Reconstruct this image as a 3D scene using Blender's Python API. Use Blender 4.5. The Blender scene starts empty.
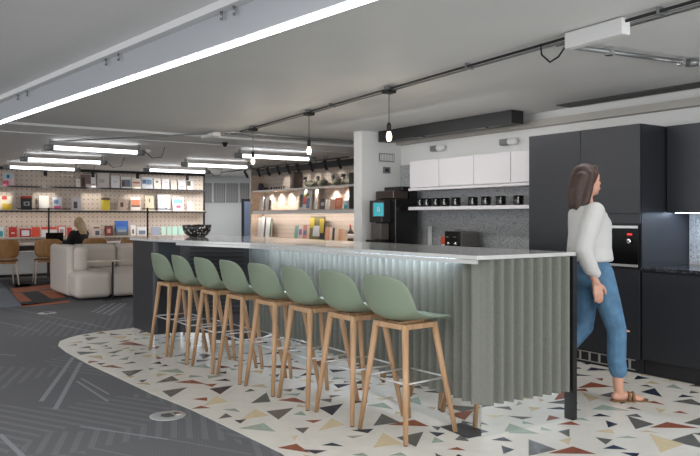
import bpy, bmesh, math, random
from mathutils import Vector, Matrix
random.seed(7)
C = bpy.context.scene.collection
PI = math.pi

# ------------------------------------------------------------------ camera, world, exposure
YAW = math.radians(34.6); F = 715.0; HZ = 217.0; HC = 1.30
cam_d = bpy.data.cameras.new('camera'); cam = bpy.data.objects.new('camera', cam_d); C.objects.link(cam)
cam.location = (0, 0, HC); cam.rotation_euler = (PI/2, 0, -YAW)
cam_d.sensor_width = 36; cam_d.lens = F/700*36; cam_d.shift_y = -(228-HZ)/700; cam_d.clip_end = 100
bpy.context.scene.camera = cam
vs = bpy.context.scene.view_settings
vs.view_transform = 'Standard'; vs.look = 'None'; vs.gamma = 1; vs.use_curve_mapping = False; vs.exposure = 0.0
w = bpy.data.worlds.new('world'); bpy.context.scene.world = w; w.use_nodes = True
bg = w.node_tree.nodes['Background']; bg.inputs[0].default_value = (0.93, 0.95, 1, 1); bg.inputs[1].default_value = 0.62

def area(name, loc, rot, sx, sy, e, col=(1, 1, 1)):
    L = bpy.data.lights.new(name, 'AREA'); L.shape = 'RECTANGLE'; L.size = sx; L.size_y = sy; L.energy = e; L.color = col
    o = bpy.data.objects.new(name, L); C.objects.link(o); o.location = loc; o.rotation_euler = rot; return o
# unseen fill lights, added to brighten the room: behind, left, and along the ceiling
area('room_fill_light', (1.0, -3.6, 1.2), (PI/2+.7, 0, 0), 11, 2.0, 350, (.95, .97, 1))
area('room_fill_light', (-7.5, 6, 1.2), (PI/2+.8, 0, -PI/2), 16, 2.0, 430, (.95, .97, 1))
area('overhead_fill_light', (.2, .6, 2.38), (0, 0, 0), 1.2, 5, 95)  # overhead fill from here on, added without any fixture
area('overhead_fill_light', (-2.5, 6, 2.38), (0, 0, 0), 1.2, 8, 90)
area('overhead_fill_light', (4.55, 2.0, 2.38), (0, 0, 0), .15, 4.5, 24)
area('overhead_fill_light', (4.6, 6.0, 2.37), (0, -.35, 0), .15, 3, 13)
area('overhead_fill_light', (7.4, 16.4, 2.38), (0, 0, 0), 2.5, 1.2, 80)
area('overhead_fill_light', (1.5, 9.5, 2.38), (0, 0, 0), 1.0, 2.5, 18)

# a point of the room from a pixel of the picture and one known coordinate
def at(px, py, z=0.0):
    d = F*(HC-z)/(py-HZ); X = (px-350)/F*d
    return Vector((d*math.sin(YAW)+X*math.cos(YAW), d*math.cos(YAW)-X*math.sin(YAW), z))
def ang(px): return YAW+math.atan((px-350)/F)
def on_y(px, py, Y):
    x = Y*math.tan(ang(px)); d = x*math.sin(YAW)+Y*math.cos(YAW)
    return Vector((x, Y, HC+(HZ-py)*d/F))
def on_x(px, py, X):
    y = X/math.tan(ang(px)); d = X*math.sin(YAW)+y*math.cos(YAW)
    return Vector((X, y, HC+(HZ-py)*d/F))

# ------------------------------------------------------------------ materials
def srgb(c):
    return tuple(((v/255)/12.92 if v/255 <= .04045 else ((v/255+.055)/1.055)**2.4) for v in c)+(1,)
MATS = {}
def mat(name, col, rough=.5, metal=0, spec=.5, noise=0, nscale=20, bump=0, bscale=60, emit=0, ecol=None, trans=0, coat=0):
    if name in MATS: return MATS[name]
    m = bpy.data.materials.new(name); m.use_nodes = True; nt = m.node_tree; b = nt.nodes['Principled BSDF']
    c = srgb(col); b.inputs['Base Color'].default_value = c
    b.inputs['Roughness'].default_value = rough; b.inputs['Metallic'].default_value = metal
    b.inputs['Specular IOR Level'].default_value = spec; b.inputs['Coat Weight'].default_value = coat
    if trans: b.inputs['Transmission Weight'].default_value = trans
    tc = nt.nodes.new('ShaderNodeTexCoord')
    if noise:
        n = nt.nodes.new('ShaderNodeTexNoise'); n.inputs['Scale'].default_value = nscale; n.inputs['Detail'].default_value = 4
        r = nt.nodes.new('ShaderNodeValToRGB')
        r.color_ramp.elements[0].position = .3; r.color_ramp.elements[1].position = .7
        r.color_ramp.elements[0].color = tuple(v*(1-noise) for v in c[:3])+(1,)
        r.color_ramp.elements[1].color = tuple(min(1, v*(1+noise)) for v in c[:3])+(1,)
        nt.links.new(tc.outputs['Object'], n.inputs['Vector']); nt.links.new(n.outputs['Fac'], r.inputs[0]); nt.links.new(r.outputs[0], b.inputs['Base Color'])
    if bump:
        n2 = nt.nodes.new('ShaderNodeTexNoise'); n2.inputs['Scale'].default_value = bscale
        bp = nt.nodes.new('ShaderNodeBump'); bp.inputs['Strength'].default_value = bump; bp.inputs['Distance'].default_value = .01
        nt.links.new(tc.outputs['Object'], n2.inputs['Vector']); nt.links.new(n2.outputs['Fac'], bp.inputs['Height']); nt.links.new(bp.outputs[0], b.inputs['Normal'])
    if emit:
        b.inputs['Emission Color'].default_value = srgb(ecol or col); b.inputs['Emission Strength'].default_value = emit
    MATS[name] = m; return m

def wood_mat(name, c1, c2, axis='Z', scale=1.0, rough=.5):
    m = bpy.data.materials.new(name); m.use_nodes = True; nt = m.node_tree; b = nt.nodes['Principled BSDF']
    tc = nt.nodes.new('ShaderNodeTexCoord'); mp = nt.nodes.new('ShaderNodeMapping')
    s = {'X': (2, 30, 30), 'Y': (30, 2, 30), 'Z': (30, 30, 2)}[axis]; mp.inputs['Scale'].default_value = tuple(v*scale for v in s)
    n = nt.nodes.new('ShaderNodeTexNoise'); n.inputs['Scale'].default_value = 1; n.inputs['Detail'].default_value = 6
    r = nt.nodes.new('ShaderNodeValToRGB'); r.color_ramp.elements[0].position = .3; r.color_ramp.elements[1].position = .7
    r.color_ramp.elements[0].color = srgb(c1); r.color_ramp.elements[1].color = srgb(c2)
    nt.links.new(tc.outputs['Object'], mp.inputs[0]); nt.links.new(mp.outputs[0], n.inputs['Vector']); nt.links.new(n.outputs['Fac'], r.inputs[0]); nt.links.new(r.outputs[0], b.inputs['Base Color'])
    b.inputs['Roughness'].default_value = rough; MATS[name] = m; return m

def math_node(nt, op, a, b=None):
    n = nt.nodes.new('ShaderNodeMath'); n.operation = op
    for i, v in enumerate((a, b)):
        if v is None: continue
        if isinstance(v, (int, float)): n.inputs[i].default_value = v
        else: nt.links.new(v, n.inputs[i])
    return n.outputs[0]

def peg_mat(name, ax, pitch=.104):
    m = bpy.data.materials.new(name); m.use_nodes = True; nt = m.node_tree; b = nt.nodes['Principled BSDF']
    tc = nt.nodes.new('ShaderNodeTexCoord'); sp = nt.nodes.new('ShaderNodeSeparateXYZ'); nt.links.new(tc.outputs['Object'], sp.inputs[0])
    u = math_node(nt, 'SUBTRACT', math_node(nt, 'FRACT', math_node(nt, 'DIVIDE', sp.outputs[ax], pitch)), .5)
    v = math_node(nt, 'SUBTRACT', math_node(nt, 'FRACT', math_node(nt, 'DIVIDE', sp.outputs[2], pitch)), .5)
    r2 = math_node(nt, 'ADD', math_node(nt, 'MULTIPLY', u, u), math_node(nt, 'MULTIPLY', v, v))
    hole = math_node(nt, 'LESS_THAN', r2, .017)
    n = nt.nodes.new('ShaderNodeTexNoise'); n.inputs['Scale'].default_value = 6; nt.links.new(tc.outputs['Object'], n.inputs['Vector'])
    r = nt.nodes.new('ShaderNodeValToRGB'); r.color_ramp.elements[0].color = srgb((192, 178, 165)); r.color_ramp.elements[1].color = srgb((210, 197, 185))
    nt.links.new(n.outputs['Fac'], r.inputs[0])
    mx = nt.nodes.new('ShaderNodeMix'); mx.data_type = 'RGBA'; nt.links.new(hole, mx.inputs[0]); nt.links.new(r.outputs[0], mx.inputs[6]); mx.inputs[7].default_value = srgb((120, 92, 72))
    nt.links.new(mx.outputs[2], b.inputs['Base Color']); b.inputs['Roughness'].default_value = .6
    return m

def speckle_mat(name, base, specks, scale, rough=.4, thr=(.28,)):
    m = bpy.data.materials.new(name); m.use_nodes = True; nt = m.node_tree; b = nt.nodes['Principled BSDF']
    tc = nt.nodes.new('ShaderNodeTexCoord')
    v = nt.nodes.new('ShaderNodeTexVoronoi'); v.inputs['Scale'].default_value = scale; nt.links.new(tc.outputs['Object'], v.inputs['Vector'])
    sp = nt.nodes.new('ShaderNodeSeparateColor'); nt.links.new(v.outputs['Color'], sp.inputs[0])
    r = nt.nodes.new('ShaderNodeValToRGB'); r.color_ramp.interpolation = 'CONSTANT'
    e = r.color_ramp.elements; e[0].position = 0; e[0].color = srgb(base); e[1].position = .55; e[1].color = srgb(specks[0])
    for i, c in enumerate(specks[1:]):
        x = e.new(.55+.45*(i+1)/len(specks)); x.color = srgb(c)
    nt.links.new(sp.outputs[0], r.inputs[0])
    nt.links.new(r.outputs[0], b.inputs['Base Color']); b.inputs['Roughness'].default_value = rough
    return m

def carpet_mat():
    m = bpy.data.materials.new('carpet'); m.use_nodes = True; nt = m.node_tree; b = nt.nodes['Principled BSDF']
    tc = nt.nodes.new('ShaderNodeTexCoord'); O = tc.outputs['Object']
    vo = nt.nodes.new('ShaderNodeTexVoronoi'); vo.inputs['Scale'].default_value = 1.15; vo.distance = 'MANHATTAN'; nt.links.new(O, vo.inputs['Vector'])
    cs = nt.nodes.new('ShaderNodeSeparateColor'); nt.links.new(vo.outputs['Color'], cs.inputs[0])
    sp = nt.nodes.new('ShaderNodeSeparateXYZ'); nt.links.new(O, sp.inputs[0])
    def lin(a, freq):   # coordinate across lines running at angle a
        x = math_node(nt, 'MULTIPLY', sp.outputs[0], -math.sin(a)*freq); y = math_node(nt, 'MULTIPLY', sp.outputs[1], math.cos(a)*freq)
        return math_node(nt, 'ADD', x, y)
    def stripes(a, freq, duty):
        return math_node(nt, 'LESS_THAN', math_node(nt, 'FRACT', lin(a, freq)), duty)
    a1, a2 = math.radians(69), math.radians(-62)
    sel = math_node(nt, 'GREATER_THAN', cs.outputs[0], .5)
    def mix(f, a, b_):
        return math_node(nt, 'ADD', math_node(nt, 'MULTIPLY', a, math_node(nt, 'SUBTRACT', 1.0, f)), math_node(nt, 'MULTIPLY', b_, f))
    fine = mix(sel, stripes(a1, 55, .5), stripes(a2, 55, .5))
    broad = mix(sel, stripes(a1, 11, .4), stripes(a2, 11, .4))
    on = math_node(nt, 'GREATER_THAN', cs.outputs[1], .45)
    broad = math_node(nt, 'MULTIPLY', broad, on)
    thin = math_node(nt, 'MULTIPLY', mix(sel, stripes(a2, 3.1, .05), stripes(a1, 3.7, .05)), math_node(nt, 'LESS_THAN', cs.outputs[1], .2))
    n = nt.nodes.new('ShaderNodeTexNoise'); n.inputs['Scale'].default_value = 250; nt.links.new(O, n.inputs['Vector'])
    v = math_node(nt, 'ADD', math_node(nt, 'MULTIPLY', fine, .010), math_node(nt, 'MULTIPLY', broad, .034))
    v = math_node(nt, 'ADD', v, math_node(nt, 'MULTIPLY', thin, .05))
    v = math_node(nt, 'ADD', v, math_node(nt, 'MULTIPLY', n.outputs['Fac'], .02))
    v = math_node(nt, 'ADD', v, .108)
    cc = nt.nodes.new('ShaderNodeCombineColor')
    nt.links.new(v, cc.inputs[0]); nt.links.new(math_node(nt, 'MULTIPLY', v, 1.01), cc.inputs[1]); nt.links.new(math_node(nt, 'MULTIPLY', v, 1.06), cc.inputs[2])
    nt.links.new(cc.outputs[0], b.inputs['Base Color']); b.inputs['Roughness'].default_value = .85; b.inputs['Specular IOR Level'].default_value = .2
    return m

M = dict(
    carpet=carpet_mat(),
    stripe=mat('carpet_stripe', (130, 132, 136), .9),
    bluegrey=mat('carpet_blue_grey', (120, 126, 136), .9, noise=.12, nscale=120),
    rugdark=mat('carpet_charcoal', (62, 62, 64), .9, noise=.1, nscale=120),
    rugorange=mat('carpet_orange', (170, 104, 74), .9, noise=.12, nscale=120),
    marble=mat('terrazzo_base', (214, 210, 201), .34, noise=.06, nscale=9),
    t_navy=mat('terrazzo_navy', (44, 50, 66), .25), t_grey=mat('terrazzo_grey', (98, 98, 94), .25, noise=.15, nscale=40),
    t_tan=mat('terrazzo_tan', (214, 196, 160), .25, noise=.08, nscale=30), t_sage=mat('terrazzo_sage', (158, 172, 158), .25, noise=.1, nscale=30),
    t_rust=mat('terrazzo_rust', (140, 78, 56), .25, noise=.15, nscale=40),
    ceil=mat('painted_ceiling', (226, 226, 225), .6, noise=.02, nscale=1.5),
    wallw=mat('white_paint', (222, 222, 220), .6), wallg=mat('pale_grey_paint', (205, 206, 206), .6),
    beam=mat('beam_paint', (178, 174, 166), .6),
    black=mat('black_metal', (22, 22, 23), .45), dark=mat('dark_panel', (44, 46, 50), .4, noise=.05, nscale=8),
    blackgloss=mat('black_plastic', (18, 18, 18), .25), rubber=mat('black_rubber', (15, 15, 15), .7),
    glassblack=mat('black_glass', (7, 7, 8), .3, spec=.15),
    cab=mat('anthracite_door', (37, 39, 44), .42), cabdark=mat('anthracite_plinth', (34, 35, 39), .5),
    cabw=mat('white_laminate', (228, 224, 226), .3),
    slab=mat('pale_stone_top', (196, 196, 193), .07, noise=.05, nscale=14, spec=.6),
    corr=mat('corrugated_concrete', (110, 112, 104), .7, noise=.07, nscale=60),
    mirror=mat('mirror', (235, 238, 238), .015, metal=1),
    steel=mat('brushed_steel', (196, 196, 196), .35, metal=.55), chrome=mat('chrome', (220, 220, 220), .12, metal=1),
    galv=mat('galvanised_steel', (150, 152, 152), .4, metal=.8), greyp=mat('grey_plastic', (120, 122, 124), .5), whitep=mat('white_plastic', (232, 232, 230), .4),
    lampgrey=mat('lamp_grey_metal', (176, 178, 182), .45),
    sage=mat('sage_plastic', (126, 139, 119), .42, bump=.03, bscale=300),
    oak=wood_mat('oak', (160, 124, 90), (192, 156, 120)), ply=wood_mat('plywood', (150, 108, 62), (176, 132, 82), 'Z', .6),
    pale_wood=wood_mat('pale_wood', (196, 178, 160), (214, 198, 182), 'X', .5), plyY=wood_mat('pale_shelf', (192, 170, 150), (212, 194, 176), 'Y', .5),
    sofa=mat('cream_boucle', (206, 196, 186), .9, noise=.05, nscale=90, bump=.25, bscale=150),
    led=mat('led_lens', (255, 255, 255), .5, emit=9, ecol=(250, 252, 255)), tube=mat('tube_glow', (255, 255, 255), .5, emit=5, ecol=(250, 252, 255)),
    bulb=mat('bulb_glow', (255, 240, 210), .2, emit=9, ecol=(255, 228, 184)), strip=mat('strip_glow', (255, 255, 255), .5, emit=28, ecol=(205, 226, 255)),
    stripw=mat('warm_strip_glow', (255, 255, 255), .5, emit=7, ecol=(255, 240, 224)),
    screen=mat('turquoise_screen', (0, 130, 142), .2, emit=.35, ecol=(20, 190, 205)), red_led=mat('red_display', (200, 20, 20), .3, emit=1.2, ecol=(230, 40, 30)),
    cyan=mat('blue_screen', (120, 190, 240), .2, emit=1.0, ecol=(120, 190, 245)),
    skin=mat('skin', (206, 156, 132), .5), hairb=mat('brown_hair', (62, 42, 34), .55, noise=.25, nscale=60), hairy=mat('blonde_hair', (178, 154, 116), .55, noise=.25, nscale=60),
    blouse=mat('white_blouse', (198, 197, 194), .8, bump=.2, bscale=18), jeans=mat('blue_denim', (84, 122, 152), .85, noise=.22, nscale=14, bump=.1, bscale=200),
    jacket=mat('black_knit', (20, 20, 22), .85), leather=mat('brown_leather', (122, 88, 56), .5), belt=mat('black_belt', (22, 22, 24), .5),
    lips=mat('lips', (170, 90, 84), .5), eye=mat('eye_dark', (40, 28, 24), .3), eyew=mat('eye_white', (230, 228, 224), .3),
    splash=speckle_mat('grey_terrazzo', (172, 174, 175), [(152, 154, 156), (190, 192, 192), (126, 128, 130)], 90, .35),
    granite=speckle_mat('dark_granite', (34, 36, 40), [(50, 52, 56), (90, 92, 96)], 110, .12),
    bowl=speckle_mat('speckled_black', (24, 24, 25), [(30, 30, 30), (34, 34, 34), (34, 34, 34), (205, 203, 198)], 75, .3),
    pegx=peg_mat('pegboard_back', 0), pegy=peg_mat('pegboard_side', 1, .09),
)
def colm(rgb, rough=.55): return mat('paint_%02x%02x%02x' % tuple(rgb), rgb, rough)

# ------------------------------------------------------------------ mesh builder
class MB:
    def __init__(s): s.bm = bmesh.new(); s.mats = []
    def mi(s, m):
        if m is None: return 0
        if m not in s.mats: s.mats.append(m)
        return s.mats.index(m)
    def face(s, pts, m=None):
        f = s.bm.faces.new([s.bm.verts.new(p) for p in pts]); f.material_index = s.mi(m); return f
    def grid(s, rings, m=None, closed_u=True, cap=True, smooth=True):
        k = s.mi(m); vr = [[s.bm.verts.new(p) for p in r] for r in rings]; n = len(vr[0])
        for a, b in zip(vr[:-1], vr[1:]):
            for i in range(n if closed_u else n-1):
                j = (i+1) % n
                f = s.bm.faces.new((a[i], a[j], b[j], b[i])); f.material_index = k; f.smooth = smooth
        if cap and closed_u:
            for r, rev in ((vr[0], True), (vr[-1], False)):
                f = s.bm.faces.new(list(reversed(r)) if rev else r); f.material_index = k
    def box(s, x0, x1, y0, y1, z0, z1, m=None, bev=0, T=None):
        r = bmesh.ops.create_cube(s.bm, size=1); vs_ = r['verts']
        S = Matrix.LocRotScale(((x0+x1)/2, (y0+y1)/2, (z0+z1)/2), None, (abs(x1-x0), abs(y1-y0), abs(z1-z0)))
        bmesh.ops.transform(s.bm, matrix=(T @ S) if T else S, verts=vs_)
        fs = set(f for v in vs_ for f in v.link_faces); k = s.mi(m)
        for f in fs: f.material_index = k
        if bev:
            es = list(set(e for v in vs_ for e in v.link_edges))
            g = bmesh.ops.bevel(s.bm, geom=es, offset=bev, segments=2, affect='EDGES', profile=.5)
            for f in g['faces']: f.material_index = k
        return s
    def tube(s, pts, r, m=None, n=10, r1=None):
        pts = [Vector(p) for p in pts]; rings = []
        L = len(pts)
        for i, p in enumerate(pts):
            t = (pts[min(i+1, L-1)]-pts[max(i-1, 0)]).normalized()
            up = Vector((0, 0, 1)) if abs(t.z) < .95 else Vector((1, 0, 0))
            a = t.cross(up).normalized(); b = t.cross(a)
            rr = r if r1 is None else r+(r1-r)*i/(L-1)
            rings.append([p+a*rr*math.cos(2*PI*k/n)+b*rr*math.sin(2*PI*k/n) for k in range(n)])
        s.grid(rings, m); return s
    def lathe(s, prof, c=(0, 0, 0), m=None, n=20, T=None):
        c = Vector(c); rings = []
        for r, z in prof:
            ring = [Vector((max(r, .0004)*math.cos(2*PI*k/n), max(r, .0004)*math.sin(2*PI*k/n), z)) for k in range(n)]
            rings.append([(T @ p if T else p)+c for p in ring])
        s.grid(rings, m); return s
    def prism(s, poly, z0, z1, m=None):
        k = s.mi(m); a = [s.bm.verts.new((p[0], p[1], z0)) for p in poly]; b = [s.bm.verts.new((p[0], p[1], z1)) for p in poly]; n = len(poly)
        for i in range(n):
            j = (i+1) % n; f = s.bm.faces.new((a[i], a[j], b[j], b[i])); f.material_index = k
        s.bm.faces.new(list(reversed(a))).material_index = k; s.bm.faces.new(b).material_index = k
        return s
    def build(s, name, m=None, parent=None, smooth=False, label=None, recalc=True):
        if recalc: bmesh.ops.recalc_face_normals(s.bm, faces=s.bm.faces)
        if smooth:
            for f in s.bm.faces: f.smooth = True
        me = bpy.data.meshes.new(name); s.bm.to_mesh(me); s.bm.free()
        if s.mats:
            for x in s.mats: me.materials.append(x)
        elif m: me.materials.append(m)
        o = bpy.data.objects.new(name, me); C.objects.link(o)
        if parent: o.parent = parent
        if label: o['label'] = label
        return o
def tag(o, label, cat, group=None, kind=None):
    o['label'] = label; o['category'] = cat
    if group: o['group'] = group
    if kind: o['kind'] = kind
    return o
def struct(o): o['kind'] = 'structure'; return o
def thing(name, loc, rz, label, cat, group=None):
    o = bpy.data.objects.new(name, None); C.objects.link(o); o.location = loc; o.rotation_euler = (0, 0, rz); o.empty_display_size = .1
    return tag(o, label, cat, group)
def copy_tree(o, parent=None):
    c = o.copy(); C.objects.link(c); c.parent = parent
    for ch in o.children: copy_tree(ch, c)
    return c
def B(): return MB()
def smooth_edges(o, lv=2):
    md = o.modifiers.new('sub', 'SUBSURF'); md.levels = lv; md.render_levels = lv; return o

# ------------------------------------------------------------------ setting
ZC = 2.42
struct(B().box(-9, 12, -4, 21, -.12, -.003).build('floor', M['carpet']))
# inlaid strips in the carpet
mb = B()
def fq(pts, z, m): mb.face([tuple(at(x, y)[:2])+(z,) for x, y in pts], m)
for (x0, y0, x1, y1, wd) in [(41, 401, 73, 357, .035), (55, 409, 81, 362, .035), (77, 381, 108, 401, .022), (81, 378, 109, 394, .018), (80, 426, 168, 439, .02),
                             (0, 434, 23, 456, .03), (0, 306, 103, 327, .02), (60, 325, 92, 331, .02), (103, 314, 121, 303, .05), (109, 315, 126, 303, .05), (97, 313, 114, 303, .05), (92, 312, 106, 304, .04),
                             (84, 322, 110, 329, .02), (0, 354, 16, 355.5, .02), (0, 322, 40, 331, .015), (20, 316, 74, 327, .012)]:
    a, b = at(x0, y0), at(x1, y1); n = Vector((-(b-a).y, (b-a).x, 0)).normalized()*wd/2
    mb.face([tuple((p)[:2])+(-.0022,) for p in (a-n, b-n, b+n, a+n)], M['stripe'])
fq([(-60, 283), (2, 283), (22, 306), (-70, 312)], -.0015, M['bluegrey'])
for q, m in [([(10, 288), (52, 283), (60, 288), (14, 293)], 'rugorange'), ([(7, 283), (20, 281), (50, 281), (52, 284), (14, 288)], 'rugdark'), ([(12, 293), (22, 293), (32, 301), (20, 302)], 'rugorange'),
             ([(22, 293), (38, 291), (52, 299), (33, 301)], 'rugdark'), ([(38, 291), (58, 290), (66, 297), (52, 299)], 'rugorange'), ([(20, 302), (66, 297), (69, 300), (22, 306)], 'rugdark'),
             ([(20, 304.5), (68, 300), (70, 302.5), (22, 307)], 'rugorange'), ([(14, 287), (30, 286), (33, 284), (16, 284)], 'rugorange')]:
    fq(q, -.001, M[m])
struct(mb.build('floor', recalc=False))

# terrazzo island
edge_px = [(292, 462), (281.6, 453), (233, 429.5), (189, 408.5), (151.5, 393.6), (110, 374), (88, 364), (66, 352), (58, 345.5), (60, 341), (68, 338), (77, 335.5), (100, 331.5), (133, 328)]
poly = [at(x, y) for x, y in edge_px]
poly = [Vector((2.35, .3, 0)), Vector((1.9, 1.6, 0))] + poly + [Vector((3.1, 8.9, 0)), Vector((5.0, 9.2, 0)), Vector((7.6, 9.2, 0)), Vector((7.6, .3, 0))]
tb = B()
k = tb.mi(M['marble'])
tb.prism([(p.x, p.y) for p in poly], -.05, 0, M['marble'])
K = dict(g='t_grey', t='t_tan', s='t_sage', r='t_rust', n='t_navy')
views = {
 (233, 300, 2.923): 'g97,325,178,315,133,350 t22,350,105,338,65,318 s15,375,90,360,125,385 r130,432,185,420,225,447 n205,437,275,440,240,450 g52,302,98,270,110,298 r128,293,180,285,222,303 n250,315,322,303,290,338 r210,352,262,350,235,360 t250,382,288,345,325,365 g180,375,223,372,205,390 g410,368,435,332,490,358 r450,365,530,350,575,370 t410,432,438,388,495,420 g478,402,557,385,535,430 s330,398,385,395,350,405 g332,420,352,405,375,422 n258,425,290,417,325,428 s390,308,440,300,470,320 s580,418,590,400,618,415 r625,437,655,430,681,440 s175,335,200,325,215,338 r70,195,150,190,225,205 n180,260,215,252,205,265 s455,455,490,445,510,456 t170,398,190,395,180,412',
 (480, 400, 3.182): 'g155,125,155,178,245,158 r215,170,295,148,370,172 n68,145,75,172,110,158 n35,127,75,118,105,133 n3,95,3,117,40,105 s92,75,92,105,190,108 g0,65,0,80,42,78 r213,48,213,68,250,60 r243,78,290,68,320,80 g248,100,285,92,285,118 t250,128,290,120,283,142 t315,65,320,105,400,85 n355,52,380,43,418,53 n400,65,408,88,440,77 g468,50,495,93,555,77 r540,88,595,70,700,90 g600,130,675,107,715,155 t540,108,575,167,650,140 n390,155,425,143,470,158 g470,133,478,162,518,150 s430,120,470,115,505,122 t505,100,530,97,570,105 t160,35,280,25,240,48 s355,30,390,15,480,35',
 (540, 240, 2.533): 'n255,385,310,398,290,375 g150,393,185,385,210,405 r95,375,130,360,185,372 t105,385,125,410,150,400 g215,445,245,440,260,450 r265,410,290,408,318,418 t290,425,320,430,305,438',
 (40, 310, 2.692): 'g218,165,280,160,240,180 g310,197,355,177,375,190 r360,195,410,188,450,200 n455,212,520,203,485,227 g328,218,398,208,352,235 r410,240,450,235,450,245 t440,258,475,232,505,247 g480,293,500,278,518,288 s530,320,590,305,635,328 s315,165,370,158,390,170 r160,152,195,148,230,158 g120,75,160,72,130,83 t270,125,310,118,325,128 g180,115,230,105,200,117 g360,125,395,113,400,125 r205,93,240,85,290,97 n265,190,290,187,275,195 t125,125,165,122,170,133 s210,133,240,125,235,135 n425,118,465,120,440,132 s490,268,525,265,540,275 t560,205,600,200,615,210 n470,190,500,185,515,192',
}
tris = []
for (ox, oy, s_), txt in views.items():
    for it in txt.split():
        v = [float(a) for a in it[1:].split(',')]
        T3 = [at(ox+v[i]/s_, oy+v[i+1]/s_) for i in (0, 2, 4)]; cen = sum(T3, Vector())/3
        if not any((cen-sum(q, Vector())/3).length < .12 for _, q in tris): tris.append((K[it[0]], T3))
circ = [(sum((p for p in t), Vector())/3, .5*max((t[0]-t[1]).length, (t[1]-t[2]).length, (t[0]-t[2]).length)*.9) for _, t in tris]
def inside(p, P):
    c = False; n = len(P)
    for i in range(n):
        a, b = P[i], P[(i+1) % n]
        if (a.y > p.y) != (b.y > p.y) and p.x < (b.x-a.x)*(p.y-a.y)/(b.y-a.y)+a.x: c = not c
    return c
kinds = ['t_grey', 't_tan', 't_sage', 't_rust', 't_navy', 't_navy', 't_grey', 't_tan', 't_sage']
tries = 0
while tries < 7000:
    tries += 1
    p = Vector((random.uniform(1.2, 7.4), random.uniform(.4, 9.1), 0)); r = random.choice((.06, .08, .1, .13, .17))
    if not inside(p, poly): continue
    if any((p-c).length < (q+r)*.86 for c, q in circ): continue
    a0 = random.uniform(0, 2*PI)
    t = [p+Vector((math.cos(a0+d), math.sin(a0+d), 0))*r*random.uniform(.75, 1) for d in (0, random.uniform(1.5, 2.2), random.uniform(3.2, 4.4))]
    if not all(inside(q, poly) for q in t): continue
    circ.append((p, r)); tris.append((random.choice(kinds), t))
for i, (m, t) in enumerate(tris):
    if (t[1]-t[0]).cross(t[2]-t[0]).z < 0: t = [t[0], t[2], t[1]]
    z = .0004+.00002*(i % 17)
    tb.face([(q.x, q.y, z) for q in t], M[m])
struct(tb.build('floor', recalc=False))

struct(B().box(-9, 12, -4, 21, ZC, ZC+.1).build('ceiling', M['ceil']))
# far pegboard wall, grey wall right of it, side wall carrying the lit bookcase, kitchen walls
WY = 17.5
struct(B().box(-8.5, 7.43, WY, WY+.1, 0, 2.36).build('wall_back', M['pegx']))
struct(B().box(-8.5, 7.43, WY-.06, WY+.1, 2.361, ZC).build('trim_1', M['black']))
struct(B().box(7.432, 7.46, WY-.04, WY+.1, 0, ZC).build('trim_2', M['black']))
struct(B().box(6.5, 12, 18.3, 18.4, 0, ZC).build('wall_far', M['wallg']))
BX = 7.6
struct(B().box(BX, BX+.1, 9.6, 14.5, 0, ZC).build('wall_side', M['pegy']))
WX = 6.03
struct(B().box(WX, WX+.15, -1, 7.71, 0, ZC).build('wall_right', M['wallw']))
struct(B().box(5.38, WX, 7.53, 7.71, 0, 2.25).build('wall_end', M['wallw']))
struct(B().box(5.38, WX-.001, 7.53, 7.71, 2.2501, ZC-.001).build('trim_7', M['ceil']))
mb = B(); mb.box(WX-.09, WX-.001, -1, 7.52, 2.26, 2.33, M['beam']); struct(mb.build('trim_3'))
struct(B().box(5.74, 5.95, -1, 4.7, 2.408, ZC-.001).build('recess_shade_strip', colm((64, 62, 60))))  # shade of the ceiling recess, put into a dark-coloured strip
# ceiling joint strips
mb = B(); mb.box(-3, 6.6, 9.15, 9.22, ZC-.03, ZC-.001, M['ceil']); mb.box(-3, 7.0, 10.2, 10.23, ZC-.012, ZC-.001, M['ceil']); struct(mb.build('trim_4'))
# backsplash
struct(B().box(WX-.015, WX-.001, 4.67, 7.525, .932, 1.99).build('trim_5', M['splash']))
struct(B().box(WX-.015, WX-.001, -.5, 3.475, .91, 1.32).build('trim_6', M['splash']))

# ------------------------------------------------------------------ island
isl = thing('bar_counter', (0, 0, 0), 0, 'long bar island with corrugated grey sides, mirrored plinth and pale stone top', 'bar counter')
slab = [(2.955, 2.985), (2.83, 5.64), (2.50, 6.95), (2.46, 7.2), (2.44, 7.75), (2.50, 8.0), (2.64, 8.2), (2.85, 8.3), (3.80, 8.3), (3.80, 2.955)]
s = B().prism(slab, 1.05, 1.075)
o = s.build('worktop', M['slab'], isl)
md = o.modifiers.new('bev', 'BEVEL'); md.width = .004; md.segments = 2
lip = [(2.95, 2.99), (2.825, 5.64), (2.56, 6.70), (2.585, 6.715), (2.855, 5.645), (2.975, 3.0)]
B().prism(lip, 1.026, 1.0495).build('edge_lip', M['slab'], isl)
P0, P1 = Vector((3.045, 3.035)), Vector((3.345, 6.62))
EX = 3.765
def corrugated(a, b, z0, z1, pitch, amp, name):
    a, b = Vector(a), Vector(b); L = (b-a).length; t = (b-a)/L; n = Vector((t.y, -t.x)); N = round(L/pitch)
    mbx = B(); rows = []
    pts = []
    for i in range(N*8+1):
        u = L*i/(N*8); off = amp*(.5-.5*math.cos(2*PI*u/(L/N)))
        p = a+t*u+n*off; pts.append(p)
    back = [a+t*(L*i/(N*8))-n*.03 for i in range(N*8+1)]
    for P, Q, fl in ((pts, pts, 0), (back, back, 1)):
        mbx.grid([[(p.x, p.y, z0) for p in P], [(p.x, p.y, z1) for p in Q]], closed_u=False, cap=False, smooth=not fl)
    mbx.face([(p.x, p.y, z0) for p in pts]+[(p.x, p.y, z0) for p in reversed(back)])
    return mbx.build(name, M['corr'], isl)
corrugated((P1.x, P1.y), (P0.x, P0.y), .19, 1.049, .085, .05, 'corrugated_panel')
corrugated((P0.x, P0.y), (EX, 2.99), .19, 1.049, .078, .05, 'corrugated_panel')
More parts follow.
